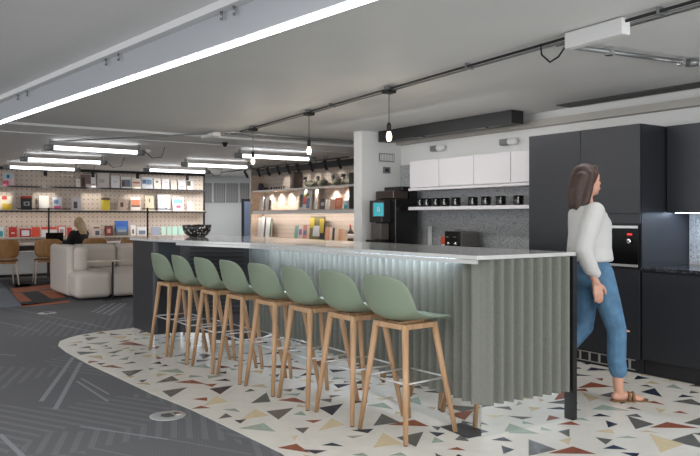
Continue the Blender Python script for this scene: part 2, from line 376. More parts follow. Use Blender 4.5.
# inner carcass and mirror plinth
B().prism([(P0.x+.05, P0.y+.06), (P1.x+.03, P1.y), (2.80, 7.20), (2.80, 8.1), (3.78, 8.1), (3.78, 3.08)], .02, 1.049).build('carcass', M['dark'], isl)
mb = B()
def wallstrip(pts, z0, z1, th=.004):
    for a, b in zip(pts[:-1], pts[1:]):
        a, b = Vector(a), Vector(b); t = (b-a).normalized(); n = Vector((t.y, -t.x))*th
        mb.prism([a, b, b-n, a-n], z0, z1)
wallstrip([(P1.x-.005, P1.y), (P0.x-.01, P0.y)], .001, .189); wallstrip([(P0.x-.0138, P0.y-.004), (EX, 2.986)], .001, .189)
mb.build('mirror_plinth', M['mirror'], isl, label='mirrored plinth reflecting floor and stool legs')
# rounded dark block at the far end
blk = [(2.50, 7.15)]
blk = [(3.36, 6.66), (2.78, 7.15), (2.54, 7.15), (2.515, 7.16), (2.50, 7.19), (2.49, 7.75)] + [(2.49+.32*(1-math.cos(a)), 7.75+.32*math.sin(a)) for a in [PI/2*i/6 for i in range(1, 7)]] + [(3.79, 8.08), (3.79, 6.66)]
B().prism(blk, .095, 1.049).build('end_block', M['dark'], isl, label='dark grey rounded end block')
ins = [(x+.012 if x < 3 else x, y+.01) for x, y in blk]
mb = B(); mb.prism([(3.37, 6.68), (2.79, 7.17), (2.515, 7.17), (2.505, 7.2), (2.505, 7.75)]+[(2.505+.31*(1-math.cos(a)), 7.75+.31*math.sin(a)) for a in [PI/2*i/6 for i in range(1, 7)]]+[(3.7, 8.05), (3.7, 6.8)], .001, .094)
mb.build('mirror_plinth', M['mirror'], isl)
# vent grille on the dark wall beside the stools
g = B(); a, b = Vector((3.30, 6.71)), Vector((2.86, 7.082)); t = (b-a).normalized(); nrm = Vector((-t.y, t.x)) if Vector((-t.y, t.x)).x < 0 else Vector((t.y, -t.x))
for i in range(16):
    z = .30+i*.044
    q = [a+nrm*.003, b+nrm*.003, b+nrm*.014, a+nrm*.014]
    g.prism([(p.x, p.y) for p in q], z, z+.026)
g.build('vent_grille', M['black'], isl)
B().box(3.765, 3.805, 2.95, 2.995, 0, 1.049).build('post', M['black'], isl, label='slim black corner post')
# light strip under the top
mb = B(); q = [(2.94, 3.2), (2.96, 3.2), (3.02, 6.3), (3.0, 6.3)]
mb.prism([(2.982, 3.2), (2.990, 3.2), (3.14, 6.5), (3.13, 6.5)], 1.040, 1.049); mb.build('light_strip', M['strip'], isl, label='glowing light strip under the top')
# floor socket by the corner
fs = B().box(-.13, .13, -.055, .055, 0, .006, bev=.002).build('floor_plate', M['dark']); fs.location = tuple(at(461, 431.5)[:2])+(.001,); fs.rotation_euler = (0, 0, math.radians(86))
tag(fs, 'dark metal floor plate at the foot of the bar corner', 'floor plate')

# ------------------------------------------------------------------ stools
def make_stool():
    root = thing('bar_stool', (0, 0, 0), 0, 'x', 'bar stool', 'sage bar stools along the counter')
    # shell: profile points (x, z, half width, edge lift towards up/forward)
    prof = [(.235, .668, .10, 0), (.228, .684, .155, .0), (.20, .694, .182, .002), (.14, .692, .200, .006), (.07, .686, .208, .012), (0, .680, .212, .02), (-.07, .678, .216, .03), (-.13, .684, .220, .040),
            (-.175, .702, .224, .045), (-.203, .738, .226, .045), (-.218, .785, .225, .042), (-.228, .835, .219, .038), (-.237, .885, .204, .032), (-.243, .922, .178, .024), (-.247, .946, .135, .014), (-.249, .958, .07, .005)]
    mb = B(); rings = []
    n = 14
    for i, (x, z, hw, lift) in enumerate(prof):
        a = prof[max(i-1, 0)]; b = prof[min(i+1, len(prof)-1)]
        t = Vector((b[0]-a[0], 0, b[1]-a[1])).normalized(); nn = Vector((-t.z, 0, t.x))
        if nn.z < 0 and i < 6: nn = -nn
        nn = Vector((t.z, 0, -t.x)) if i < 0 else nn
        nrm_ = Vector((abs(t.z), 0, abs(t.x)))
        r = []
        for k_ in range(n+1):
            u = -1+2*k_/n
            r.append(Vector((x, hw*u, z))+nrm_*lift*abs(u)**2.2*1.6)
        rings.append(r)
    mb.grid(rings, closed_u=False, cap=False)
    sh = mb.build('seat_shell', M['sage'], root, smooth=True)
    md = sh.modifiers.new('sol', 'SOLIDIFY'); md.thickness = .011; md.offset = -1
    smooth_edges(sh, 1)
    f = B()
    f.box(-.145, .11, -.14, -.11, .64, .672, bev=.004); f.box(-.145, .11, .11, .14, .64, .672, bev=.004)
    f.box(-.155, -.125, -.14, .14, .64, .672, bev=.004); f.box(.09, .12, -.14, .14, .64, .672, bev=.004); f.box(-.11, .11, -.05, .05, .655, .676)
    f.build('seat_frame', M['oak'], root)
    for sx in (-1, 1):
        for sy in (-1, 1):
            lg = B().tube([(sx*.118-.02, sy*.128, .664), (sx*.158-.01, sy*.165, .35), (sx*.205, sy*.205, .004)], .021, r1=.0145, n=12).build('leg', M['oak'], root, smooth=True)
            B().lathe([(0, 0), (.012, 0), (.012, .004), (0, .004)], (sx*.205, sy*.205, 0)).build('foot_glide', M['rubber'], lg)
    r = .168
    fr = B()
    for a, b in (((-r, -r), (r, -r)), ((r, -r), (r, r)), ((r, r), (-r, r)), ((-r, r), (-r, -r))):
        fr.tube([(a[0], a[1], .335), (b[0], b[1], .335)], .006, n=8)
    fr.build('footrest', M['steel'], root, smooth=True)
    return root
proto = make_stool()
which = ['nearest to the camera', 'second from the near end', 'third from the near end', 'fourth from the near end', 'fourth from the far end', 'third from the far end', 'second from the far end', 'farthest, beside the dark end block']
for i in range(8):
    s = proto if i == 0 else copy_tree(proto)
    s.location = (2.755-.026*i, 3.38+.470*i, 0); s.rotation_euler = (0, 0, math.radians([4, 1, -1, 2, 0, 1, -1, 2][i]))
    s['label'] = 'sage green shell bar stool on oak legs, %s' % which[i]

# bowl
bw = thing('bowl', (3.2, 7.72, 1.0755), 0, 'black and white speckled round bowl on the bar top', 'bowl')
B().lathe([(0, 0), (.08, 0), (.12, .02), (.155, .07), (.165, .135), (.158, .137), (.147, .07), (.11, .03), (0, .015)], n=32).build('bowl_body', M['bowl'], bw, smooth=True)
for i, (dx, dy) in enumerate([(.02, .0), (-.06, .02), (.06, -.04)]):
    fr = B().lathe([(0, 0), (.02, .004), (.034, .03), (.03, .06), (.012, .074), (0, .076)], (0, 0, 0), n=14).build('fruit', colm((150, 96, 48)), None, smooth=True)
    fr.location = (3.2+dx, 7.72+dy, [1.165, 1.115, 1.115][i]-.02); tag(fr, ['brown fruit on top of the pile in the speckled bowl', 'fruit low in the speckled bowl', 'fruit low in the speckled bowl'][i], 'fruit', 'fruit in the speckled bowl')

# ------------------------------------------------------------------ kitchen
def panel_door(name, x, y0, y1, z0, z1, m, parent, th=.02):
    return B().box(x, x+th, y0, y1, z0, z1, bev=.002).build(name, m, parent)
TX = 5.30
tc_ = thing('tall_cabinet', (0, 0, 0), 0, 'full-height anthracite cupboard left of the oven, next to the grey splashback', 'cabinet', 'tall anthracite cupboards')
B().box(TX+.022, WX-.001, 4.075, 4.665, .12, 2.07).build('body', M['cab'], tc_)
panel_door('door', TX, 4.074, 4.664, .125, 2.07, M['cab'], tc_)
B().box(TX+.05, WX-.001, 4.075, 4.665, 0, .12).build('plinth', M['cabdark'], tc_)
tc2 = thing('tall_cabinet', (0, 0, 0), 0, 'full-height anthracite cupboard with built-in oven behind the walking person', 'cabinet', 'tall anthracite cupboards')
B().box(TX+.022, WX-.001, 3.482, 4.072, .12, 2.07).build('body', M['cab'], tc2)
panel_door('door', TX, 3.485, 4.070, 1.328, 2.07, M['cab'], tc2)
panel_door('front_panel', TX, 3.485, 4.070, 1.245, 1.323, M['cab'], tc2)
panel_door('door', TX, 3.485, 4.070, .125, .865, M['cab'], tc2)
B().box(TX+.05, WX-.001, 3.482, 4.072, 0, .12).build('plinth', M['cabdark'], tc2)
g = B()
for i in range(6):
    g.box(TX+.044, TX+.049, 3.60+i*.1, 3.62+i*.1, .03, .1)
g.box(TX+.043, TX+.049, 3.56, 4.14, .02, .028); g.box(TX+.043, TX+.049, 3.56, 4.14, .1, .108)
g.build('plinth_grille', M['steel'], tc2)
ov = thing('oven', (0, 0, 0), 0, 'black built-in oven with steel trim, knob and red display', 'oven')
of_ = B().box(TX-.005, TX+.0215, 3.495, 4.06, .885, 1.235, bev=.003).build('oven_front', M['glassblack'], ov)
B().box(TX-.02, TX-.005, 3.5, 4.055, 1.205, 1.228, bev=.002).build('top_trim', M['steel'], ov)
B().box(TX-.016, TX-.005, 3.5, 4.055, .885, .905, bev=.002).build('bottom_trim', M['steel'], ov)
T = Matrix.Rotation(-PI/2, 4, 'Y')
B().lathe([(0, 0), (.022, 0), (.020, .025), (0, .027)], (TX-.005, 3.575, 1.10), T=T).build('knob', M['chrome'], of_)
B().box(TX-.007, TX-.005, 3.555, 3.60, 1.148, 1.163).build('display', M['red_led'], of_)
# right base run
rb = thing('base_cabinet', (0, 0, 0), 0, 'low anthracite cupboard below the dark speckled worktop on the right', 'cabinet')
B().box(TX+.022, WX-.001, .4, 3.478, .135, .86).build('body', M['cab'], rb)
for i in range(3):
    panel_door('door', TX, 3.47-(i+1)*1.0, 3.466-i*1.0, .135, .845, M['cab'], rb)
B().box(TX+.06, WX-.001, .4, 3.478, 0, .134).build('plinth', M['cabdark'], rb)
tag(B().box(TX-.01, WX-.016, .4, 3.478, .862, .888, bev=.002).build('worktop', M['granite']), 'dark speckled stone worktop right of the oven cupboard', 'worktop')
ru = thing('wall_cabinet', (0, 0, 0), 0, 'black wall cupboard with light under it at the right edge', 'cabinet')
B().box(5.68, WX-.001, .4, 3.478, 1.34, 2.07).build('body', M['cab'], ru)
for i in range(3):
    panel_door('door', 5.655, 3.47-(i+1)*1.0, 3.466-i*1.0, 1.335, 2.07, M['cab'], ru)
B().box(5.76, 5.80, .4, 3.45, 1.331, 1.3395).build('under_light', M['strip'], ru)
# white wall cupboards
for i, (y0, y1) in enumerate([(6.38, 6.92), (5.80, 6.375), (5.25, 5.795), (4.67, 5.245)]):
    wc = thing('wall_cabinet', (0, 0, 0), 0, 'white wall cupboard, ' + ['farthest left, above the coffee machine side', 'second from the left', 'second from the dark cupboards', 'touching the dark tall cupboards'][i], 'cabinet', 'white wall cupboards above the mug shelf')
    B().box(5.70, WX-.016, y0, y1, 1.66, 1.99).build('body', M['cabw'], wc)
    panel_door('door', 5.678, y0+.002, y1-.002, 1.665, 1.99, M['cabw'], wc)
tag(B().box(5.66, WX-.016, 4.67, 6.925, 1.625, 1.655, bev=.003).build('pelmet', M['cabw']), 'white pelmet board along the underside of the white wall cupboards', 'pelmet')
tag(B().box(5.665, WX-.016, 4.67, 6.93, 1.385, 1.425, bev=.003).build('mug_shelf', M['cabw']), 'white open shelf carrying a row of mugs below white cupboards', 'shelf')
# mugs
def make_mug():
    t = thing('mug', (0, 0, 0), 0, 'black mug', 'mug', 'black mugs on the white shelf')
    B().lathe([(0, 0), (.034, 0), (.036, .01), (.036, .088), (.032, .088), (.031, .012), (0, .01)], n=20).build('mug_body', M['blackgloss'], t, smooth=False)
    B().tube([(-.034, 0, .07), (-.058, 0, .066), (-.064, 0, .045), (-.056, 0, .024), (-.034, 0, .02)], .0055, n=8).build('handle', M['whitep'], t, smooth=True, label='white handle')
    return t
mg = make_mug()
mpx = [420.8, 427.5, 436.5, 445, 456, 473, 486, 501, 518.5]
mdesc = ['leftmost', 'second from the left', 'third from the left', 'fourth from the left', 'middle', 'fourth from the right', 'third from the right', 'second from the right', 'rightmost']
for i, px in enumerate(mpx):
    c = mg if i == 0 else copy_tree(mg)
    y = 5.74/math.tan(ang(px)); c.location = (5.74, y, 1.426); c.scale = (1.5, 1.5, 1.15); c.rotation_euler = (0, 0, .7)
    c['label'] = 'black mug with white handle on the white shelf, %s of the row' % mdesc[i]
# back base + worktop
bb = thing('base_cabinet', (0, 0, 0), 0, 'white base cupboard behind the bar under the toaster worktop', 'cabinet')
B().box(5.42, WX-.016, 4.67, 7.525, .12, .90).build('body', M['cabw'], bb)
for i in range(5):
    panel_door('door', 5.398, 4.675+i*.57, 4.675+i*.57+.566, .125, .895, M['cabw'], bb)
B().box(5.46, WX-.016, 4.67, 7.525, 0, .12).build('plinth', M['cabdark'], bb)
tag(B().box(5.38, WX-.016, 4.67, 7.525, .902, .93, bev=.002).build('worktop', M['granite']), 'dark worktop under the toaster and coffee machine', 'worktop')
# toaster
to = thing('toaster', (5.79, 6.08, .931), -PI/2, 'black and grey four-slot toaster on the worktop behind the bar', 'toaster')
B().box(-.13, .13, -.16, .15, .015, .20, bev=.02).build('toaster_body', M['greyp'] if 0 else colm((104, 102, 98), .35), to)
cp_ = B().box(-.125, .125, -.175, -.158, .012, .205, bev=.006).build('control_panel', M['blackgloss'], to)
B().box(-.132, -.12, -.15, .15, .01, .05).build('base_trim', M['blackgloss'], to)
T = Matrix.Rotation(PI/2, 4, 'X')
for x in (-.06, .06):
    B().lathe([(0, 0), (.024, 0), (.022, .015), (0, .017)], (x, -.175, .06), T=T).build('knob', M['chrome'], cp_)
    B().box(x-.02, x+.02, -.195, -.175, .13, .145, bev=.003).build('lever', M['chrome'], cp_)
    B().box(x-.045, x+.045, -.13, .12, .196, .202).build('slot_frame', M['blackgloss'], to)
B().tube([(-.08, -.05, .2), (-.08, -.05, .22), (.08, -.05, .22), (.08, -.05, .2)], .003).build('rack', M['chrome'], to)
tag(B().box(5.86, 5.93, 6.47, 6.54, .931, 1.06, M['whitep'], bev=.003).box(5.858, 5.932, 6.468, 6.542, .97, 1.062, colm((224, 92, 56))).build('tea_box'), 'small orange and white box left of the toaster', 'box')
tag(B().box(5.86, 5.92, 6.37, 6.44, .931, 1.05, colm((150, 150, 156)), bev=.003).box(5.859, 5.921, 6.369, 6.441, .931, .96, M['whitep']).build('tea_box'), 'small grey box between orange box and toaster', 'box')
# coffee machine
cm = thing('coffee_machine', (5.60, 7.25, .931), 0, 'tall black coffee machine with turquoise touch screen', 'coffee machine')
B().box(-.06, .30, -.22, .20, .02, .60, bev=.008).build('body', M['blackgloss'], cm)
B().box(-.08, .16, -.20, .17, .602, .70, bev=.008).build('bean_hopper', mat('smoked_plastic', (60, 50, 46), .15), cm)
B().box(.06, .30, -.21, .17, .702, .755, bev=.006).box(.17, .30, -.21, .19, .60, .701).build('hopper_lid', M['blackgloss'], cm)
B().box(-.20, -.06, -.12, .14, .30, .58, bev=.008).build('head', colm((40, 38, 37), .3), cm)
TS = Matrix.Translation((-.235, -.10, 0)) @ Matrix.Rotation(math.radians(-40), 4, 'Z')
sh_ = B().box(-.075, .075, -.012, .012, .365, .56, bev=.006, T=TS).build('screen_housing', M['blackgloss'], cm)
B().box(-.063, .063, -.0145, -.0125, .38, .545, T=TS).build('screen', M['screen'], sh_, label='turquoise touch screen')
gl = B()
for q in ((-.016, .016, .44, .446), (-.016, .016, .462, .468), (-.016, .016, .484, .490), (-.016, -.010, .44, .49), (.010, .016, .44, .49)):
    gl.box(q[0], q[1], -.0162, -.0148, q[2], q[3], M['whitep'], T=TS)
gl.build('screen_symbol', None, sh_, label='small white figure 8 on the screen')
B().box(-.25, -.06, -.16, .16, .02, .08, bev=.008).build('drip_tray', M['blackgloss'], cm)
B().box(-.19, -.065, -.09, .12, .085, .29, bev=.005).build('spout_block', colm((88, 84, 80), .3), cm)
for x, y in ((-.2, -.12), (-.2, .12), (.24, -.17), (.24, .15)):
    B().lathe([(0, 0), (.015, 0), (.015, .022), (0, .022)], (x, y, 0)).build('foot', M['chrome'], cm)
tag(B().box(5.985, 5.995, 6.86, 6.93, .931, 1.18, bev=.002).build('leaflet', M['whitep']), 'tall white card leaning between coffee machine and splashback', 'card')
# column fittings
v1 = thing('wall_vent', (5.78, 7.529, 1.3+ (217-157.5)*9.45/F), 0, 'small slatted grey vent high on the white wall end', 'vent')
B().box(-.125, .125, -.012, 0, -.055, .055).build('frame', M['greyp'], v1)
g = B()
for i in range(9): g.box(-.11+i*.026, -.098+i*.026, -.018, -.012, -.043, .043)
g.build('slat_panel', M['whitep'], v1)
v2 = thing('switch_plate', (5.78, 7.529, 1.3+(217-170)*9.45/F), 0, 'small square grey plate below the wall vent', 'switch plate')
B().box(-.06, .06, -.012, 0, -.042, .042, bev=.003).build('plate', M['greyp'], v2)
B().box(-.03, .03, -.018, -.012, -.022, .022, bev=.002).build('button', M['black'], v2)
# emergency / wall lamps
for px, py, lab in ((437, 148, 'white capsule lamp with grey base above the left white cupboards'), (508, 141.5, 'white capsule lamp with grey base above the right white cupboards')):
    p = on_x(px, py, WX-.06); l = thing('wall_lamp', (WX-.001, p.y, p.z), 0, lab, 'wall lamp', 'capsule lamps above the white cupboards')
    B().box(-.07, 0, .0, .13, -.035, .035, bev=.01).build('base', M['greyp'], l)
    T = Matrix.Rotation(PI/2, 4, 'X')
    B().lathe([(0, 0), (.036, 0), (.04, .02), (.04, .08), (.032, .105), (0, .12)], (-.045, 0, 0), T=T, n=20).build('diffuser', M['whitep'], l, smooth=True)
# black linear slot diffuser on the ceiling
bk = thing('ceiling_box', (0, 0, 0), 0, 'long black metal casing on the ceiling above the white cupboards', 'ceiling casing')
B().box(5.62, 5.80, 5.18, 7.49, 2.28, ZC-.001).build('casing', M['black'], bk)
for y in (5.55, 6.6): B().box(5.60, 5.66, y, y+.14, 2.268, 2.28).build('bracket', M['blackgloss'], bk)

# ------------------------------------------------------------------ ceiling services
def cx(y): return 3.50+.085*(y-2)
tr = thing('conduit_track', (0, 0, 0), 0, 'long steel conduit track on the ceiling carrying the bulb pendants', 'conduit')
B().tube([(cx(-1), -1, 2.395), (cx(8.4), 8.4, 2.395)], .009).build('black_conduit', M['black'], tr)
B().tube([(cx(-1)+.05, -1, 2.39), (cx(8.3)+.05, 8.3, 2.39)], .008).build('steel_conduit', M['galv'], tr)
B().tube([(cx(-1)+.085, -1, 2.39), (cx(3.0)+.085, 3.0, 2.39)], .008).build('steel_conduit', M['galv'], tr)
for y in (1.2, 2.2, 3.8, 5.9): B().box(cx(y)-.012, cx(y)+.062, y-.008, y+.008, 2.379, ZC-.001).build('bracket', M['galv'], tr)
pb = on_y(595, 34, 1) if 0 else None
bx = thing('power_box', (cx(2.62)+.0, 2.62, 2.375), math.radians(-4), 'long white box on the ceiling conduit at upper right', 'junction box')
B().box(-.035, .035, -.21, .21, -.055, .04, bev=.006).build('box_body', M['whitep'], bx)
B().tube([(0, .20, -.0), (-.02, .27, -.09), (-.02, .34, -.11), (-.02, .41, -.05), (-.02, .42, .02)], .006).build('cable', M['black'], bx)
cc = thing('cross_conduit', (0, 0, 0), 0, 'steel pipe crossing the ceiling from the white box towards the kitchen wall', 'conduit')
a = Vector((cx(2.9)+.16, 2.95, 2.385)); b = Vector((4.85, 2.78, 2.385))
B().tube([a, b], .016).build('pipe', M['galv'], cc)
B().tube([b, Vector((5.9, 2.62, 2.385))], .013).build('pipe', M['whitep'], cc)
for f_ in (.3, .9):
    p = a.lerp(b, f_); B().box(p.x-.02, p.x+.02, p.y-.025, p.y+.025, 2.362, ZC-.001).build('clamp', M['chrome'], cc)
B().lathe([(0, 0), (.045, 0), (.045, .04), (0, .04)], (b.x, b.y, 2.365)).build('junction', M['galv'], cc)
# pendants
def make_pendant():
    t = thing('pendant_lamp', (0, 0, 0), 0, 'x', 'pendant lamp', 'bare bulb pendants above the bar')
    cn = B().box(-.045, .045, -.045, .045, -.03, 0, bev=.004).build('canopy', M['black'], t)
    B().box(-.03, .03, -.03, .03, 0, .03).build('canopy_plate', M['galv'], cn)
    B().tube([(0, 0, -.03), (0, 0, -.285)], .0035, n=6).build('cord', M['black'], t)
    sk = B().lathe([(0, -.355), (.018, -.355), (.02, -.30), (.012, -.28), (0, -.28)]).build('socket', M['black'], t, smooth=True)
    B().lathe([(0, -.437), (.016, -.432), (.022, -.412), (.024, -.395), (.018, -.372), (.013, -.356), (0, -.356)]).build('bulb', M['bulb'], sk, smooth=True, label='glowing clear bulb')
    return t
pn = make_pendant()
for i, (px, lab) in enumerate([(389, 'nearest of the three, before the white wall end'), (309, 'middle one of the three'), (253, 'farthest of the three')]):
    p = pn if i == 0 else copy_tree(pn)
    th = ang(px); y = (3.50-.17)/(math.tan(th)-.085)
    p.location = (cx(y), y, 2.385); p['label'] = 'bare glowing bulb pendant on black cord, ' + lab
    L = bpy.data.lights.new('bulb_light', 'POINT'); L.energy = 3; L.color = (1, .88, .7); L.shadow_soft_size = .04
    lo = bpy.data.objects.new('bulb_light', L); C.objects.link(lo); lo.location = (cx(y), y, 1.90)
# LED beam
lb = thing('linear_lamp', (0, 0, 0), 0, 'long grey ceiling beam with a bright white light line at upper left', 'linear lamp')
A0, A1 = Vector((2.27, -1.6, 0)), Vector((.98, 9.2, 0)); t = (A1-A0).normalized(); n = Vector((-t.y, t.x, 0))
def strip(w0, w1, z0, z1): 
    return [(A0+n*w0)[:2], (A0+n*w1)[:2], (A1+n*w1)[:2], (A1+n*w0)[:2]], z0, z1
q, z0, z1 = strip(-.005, .075, 2.215, 2.375); B().prism(q, z0, z1).build('housing', M['lampgrey'], lb)
q, z0, z1 = strip(.012, .058, 2.203, 2.2149); B().prism(q, z0, z1).build('lens', M['led'], lb, label='bright white light line')
q, z0, z1 = strip(-.03, .13, 2.376, ZC-.001); B().prism(q, z0, z1).build('mounting_board', M['ceil'], lb)
for yy in (2.45, 2.55, 3.35, 3.47, 4.75, 4.95, 6.6, 6.85):
    p = A0+t*((yy+1.6)/t.y)+n*.095
    B().tube([(p.x, p.y, 2.33), (p.x, p.y, 2.377)], .008, n=8).build('bolt', M['galv'], lb)
# tube lamps
def make_tube():
    t = thing('tube_lamp', (0, 0, 0), 0, 'x', 'tube lamp', 'fluorescent tube lamps on the far ceiling')
    B().tube([(-.62, 0, 0), (.62, 0, 0)], .029, n=14).build('tube', M['tube'], t, smooth=True)
    for sx in (-1, 1):
        B().tube([(sx*.622, 0, 0), (sx*.74, 0, 0)], .045, n=14).build('end_cap', M['greyp'], t)
        B().box(sx*.66-.015, sx*.66+.015, -.015, .015, .03, .119).build('hanger', M['galv'], t)
    return t
tp = make_tube()
tl = [((2.95, 10.95), 'nearest of the left three'), ((3.06, 13.4), 'middle of the left three'), ((3.15, 15.7), 'farthest of the left three, before the pegboard'),
      ((5.8, 10.6), 'nearest of the right three, by the far pendant'), ((5.82, 13.0), 'middle of the right three'), ((5.75, 14.95), 'farthest of the right three')]
for i, ((x, y), lab) in enumerate(tl):
    q = tp if i == 0 else copy_tree(tp); q.location = (x, y, 2.30); q.rotation_euler = (0, 0, math.radians([4, 2, 1, -2, 0, -1][i])); q['label'] = 'lit tube lamp under the far ceiling, ' + lab
    cb = tag(B().tube([(x+.74, y, 2.31), (x+.85, y, 2.22), (x+1.0, y, 2.24), (x+1.05, y, 2.40)], .007, n=6).build('lamp_cable', M['black']), 'black cable looping from the tube lamp ' + lab, 'cable', 'tube lamp cables')
sd = tag(B().lathe([(0, -.05), (.03, -.05), (.05, -.02), (.05, 0), (0, 0)], (4.0, 11.7, ZC-.001)).build('smoke_detector', M['whitep'], smooth=True), 'small white detector dome on the ceiling by the left tube lamps', 'smoke detector')
dc = on_y(231, 149, 10.6); tag(B().lathe([(0, -.07), (.025, -.06), (.035, -.03), (.05, -.01), (.05, 0), (0, 0)], (4.55, 9.9, ZC-.001)).build('ceiling_sensor', M['black'], smooth=True), 'small dark dome sensor on the ceiling between conduit and tube lamps', 'sensor')
# second conduit, towards the right
c2 = tag(B().tube([(4.0, 8.4, 2.385), (6.3, 8.5, 2.385)], .018).tube([(4.0, 8.52, 2.385), (6.0, 8.62, 2.385)], .012).build('cross_conduit', M['galv']), 'steel pipes crossing the far ceiling from the end of the pendant conduit', 'conduit')
c3 = tag(B().tube([(cx(8.2), 8.3, 2.385), (2.3, 10.9, 2.385)], .01).build('ceiling_cable_pipe', M['galv']), 'thin pipe running diagonally over the ceiling to the left tube lamps', 'conduit')
jb = tag(B().box(3.75, 3.85, 8.5, 8.9, 2.34, 2.385, bev=.006).build('junction_box', M['whitep']), 'small white box on the conduit beside the farthest pendant', 'junction box')

for nm_, loc, rot, sx, sy, e in (('shelf_light', (1.5, WY-.18, 1.42), (-.5, 0, 0), 11.5, .03, 15), ('shelf_light', (BX-.27, 12.1, 1.385), (0, -.5, 0), .03, 4.5, 11), ('cabinet_light', (5.78, 2.0, 1.328), (0, 0, 0), .03, 2.9, 6), ('bar_light', (3.05, 4.65, 1.035), (0, -.1, math.radians(-4)), .015, 2.8, 7)):
    area(nm_, loc, rot, sx, sy, e, (1, .93, .86) if nm_ == 'shelf_light' else (.82, .9, 1))
# ------------------------------------------------------------------ bookcase on the side wall
tag(B().box(BX-.32, BX-.27, 9.7, 14.44, 2.23, 2.345).build('header_board', M['black']), 'black header board above the lit bookcase', 'header board')
def spot_on(name, loc, target, e, ang_, col=(1, .93, .84), blend=.5):
    L = bpy.data.lights.new(name, 'SPOT'); L.energy = e; L.spot_size = math.radians(ang_); L.spot_blend = blend; L.color = col; L.shadow_soft_size = .03
    o = bpy.data.objects.new(name, L); C.objects.link(o); o.location = loc
    o.rotation_euler = (Vector(target)-Vector(loc)).to_track_quat('-Z', 'Y').to_euler(); return o
shelf_info = [(1.885, 'top'), (1.43, 'middle'), (.85, 'bottom')]
for z, nm in shelf_info:
    s = thing('shelf', (0, 0, 0), 0, 'long pale wooden shelf on the lit side wall, %s one' % nm, 'shelf', 'shelves on the lit side wall')
    B().box(BX-.30, BX-.001, 9.7, 14.44, z-.035, z, bev=.002).build('board', M['plyY'], s)
    B().box(BX-.304, BX-.3005, 9.7, 14.44, z-(.06 if nm == 'middle' else .035), z).build('edge_rail', M['whitep'], s)
    if nm != 'top': B().box(BX-.302, BX-.285, 9.7, 14.44, z+.0005, z+.018).build('lip', M['plyY'], s)
    if nm == 'middle': B().box(BX-.298, BX-.285, 9.8, 14.4, z-.043, z-.0352).build('light_strip', M['stripw'], s)
tag(B().box(BX-.5, BX-.31, 12.85, 14.44, .82, .865).build('side_ledge', M['dark']), 'dark ledge at the left foot of the lit bookcase', 'ledge')
tag(B().box(BX-.33, BX-.001, 14.445, 14.49, 0, 2.4).build('end_panel', M['plyY']), 'tall wooden end panel at the left of the lit bookcase', 'panel')
tag(B().box(BX-.20, BX-.001, 12.75, 12.92, 1.886, 2.225).build('upright_panel', colm((96, 84, 78))), 'dark upright divider on the top shelf of the side wall', 'divider')
tag(B().box(BX-.30, BX-.24, 10.50, 10.62, 1.45, 2.10, bev=.01).build('wall_speaker', M['black']), 'narrow black panel at the right end of the lit bookcase', 'panel')
rail = thing('track_rail', (0, 0, 0), 0, 'black lighting track in front of the lit bookcase', 'track')
B().box(6.885, 6.915, 10.05, 15.2, 2.31, 2.335).build('rail', M['black'], rail)
for y in (10.8, 12.2, 13.8, 15.2): B().tube([(6.9, y, 2.335), (6.9, y, ZC-.001)], .006).build('hanger', M['black'], rail)
def make_spot():
    t = thing('track_spotlight', (0, 0, 0), 0, 'x', 'spotlight', 'black spotlights on the bookcase track')
    B().box(-.015, .015, -.04, .04, -.018, 0).build('adapter', M['black'], t)
    T = Matrix.Rotation(math.radians(150), 4, 'Y')
    B().lathe([(0, 0), (.026, 0), (.026, .17), (.022, .17), (.022, .16), (0, .16)], (-.03, 0, -.015), T=T, n=16).build('lamp_head', M['black'], t)
    return t
sp = make_spot(); spx = [245.5, 258, 267.5, 277.5, 287.5, 297, 310.5, 324.5, 338.5]
for i, px in enumerate(spx):
    y = 6.9/math.tan(ang(px)); q = sp if i == 0 else copy_tree(sp); q.location = (6.9, y, 2.309)
    q['label'] = 'black cylinder spotlight on the bookcase track, ' + ['leftmost, past the bookcase end', 'second from the left', 'third from the left', 'fourth from the left', 'middle one', 'fourth from the right', 'third from the right', 'second from the right', 'rightmost'][i]
    if i: spot_on('spot_light', (7.02, y, 2.15), (BX-.02, y, 2.0), 10, 40)

for i in range(8):
    y = 11.05+i*.43
    d_ = B().lathe([(0, -.012), (.025, -.012), (.025, 0), (0, 0)], (BX-.13, y, 1.885-.0355), n=12).build('downlight', M['whitep'], bpy.data.objects['shelf.003' if 'shelf.003' in bpy.data.objects else 'shelf'])
    spot_on('spot_light', (BX-.17, y, 1.84), (BX-.02, y, 1.60), 20, 105, blend=.9)
# generic flat items
def book(name, cover, accents, w_, h_, dep, lab, cat, loc, rz, lean=0, group=None, frame=None, parts=True):
    t = thing(name, loc, rz, lab, cat, group)
    T = Matrix.Rotation(lean, 4, 'X')
    if frame:
        mb = B(); mb.box(-w_/2, w_/2, 0, dep, 0, h_, colm(frame), T=T); mb.build('frame', None, t)
        mb = B(); mb.box(-w_/2+.02, w_/2-.02, -.003, -.0002, .02, h_-.02, colm(cover), T=T)
    else:
        mb = B(); mb.box(-w_/2+.003, w_/2-.003, .003, dep-.003, .003, h_-.003, colm((225, 222, 214)), T=T); mb.build('pages', None, t)
        mb = B(); mb.box(-w_/2, w_/2, 0, .003, 0, h_, colm(cover), T=T); mb.box(-w_/2, w_/2, dep-.003, dep, 0, h_, colm(cover), T=T)
    for k_, (a, b, c, d, col) in enumerate(accents):   # fractions of the cover, bottom-up
        z = -.0045-.0008*k_
        mb.box(-w_/2+a*w_, -w_/2+b*w_, z, -.0002 if not frame else -.0032, c*h_, d*h_, colm(col), T=T)
    mb.build('cover' if not frame else 'picture', None, t)
    return t
zs = {1: 1.985, 2: 1.46, 3: .84}
nmz = {1: 'top', 2: 'middle', 3: 'bottom'}
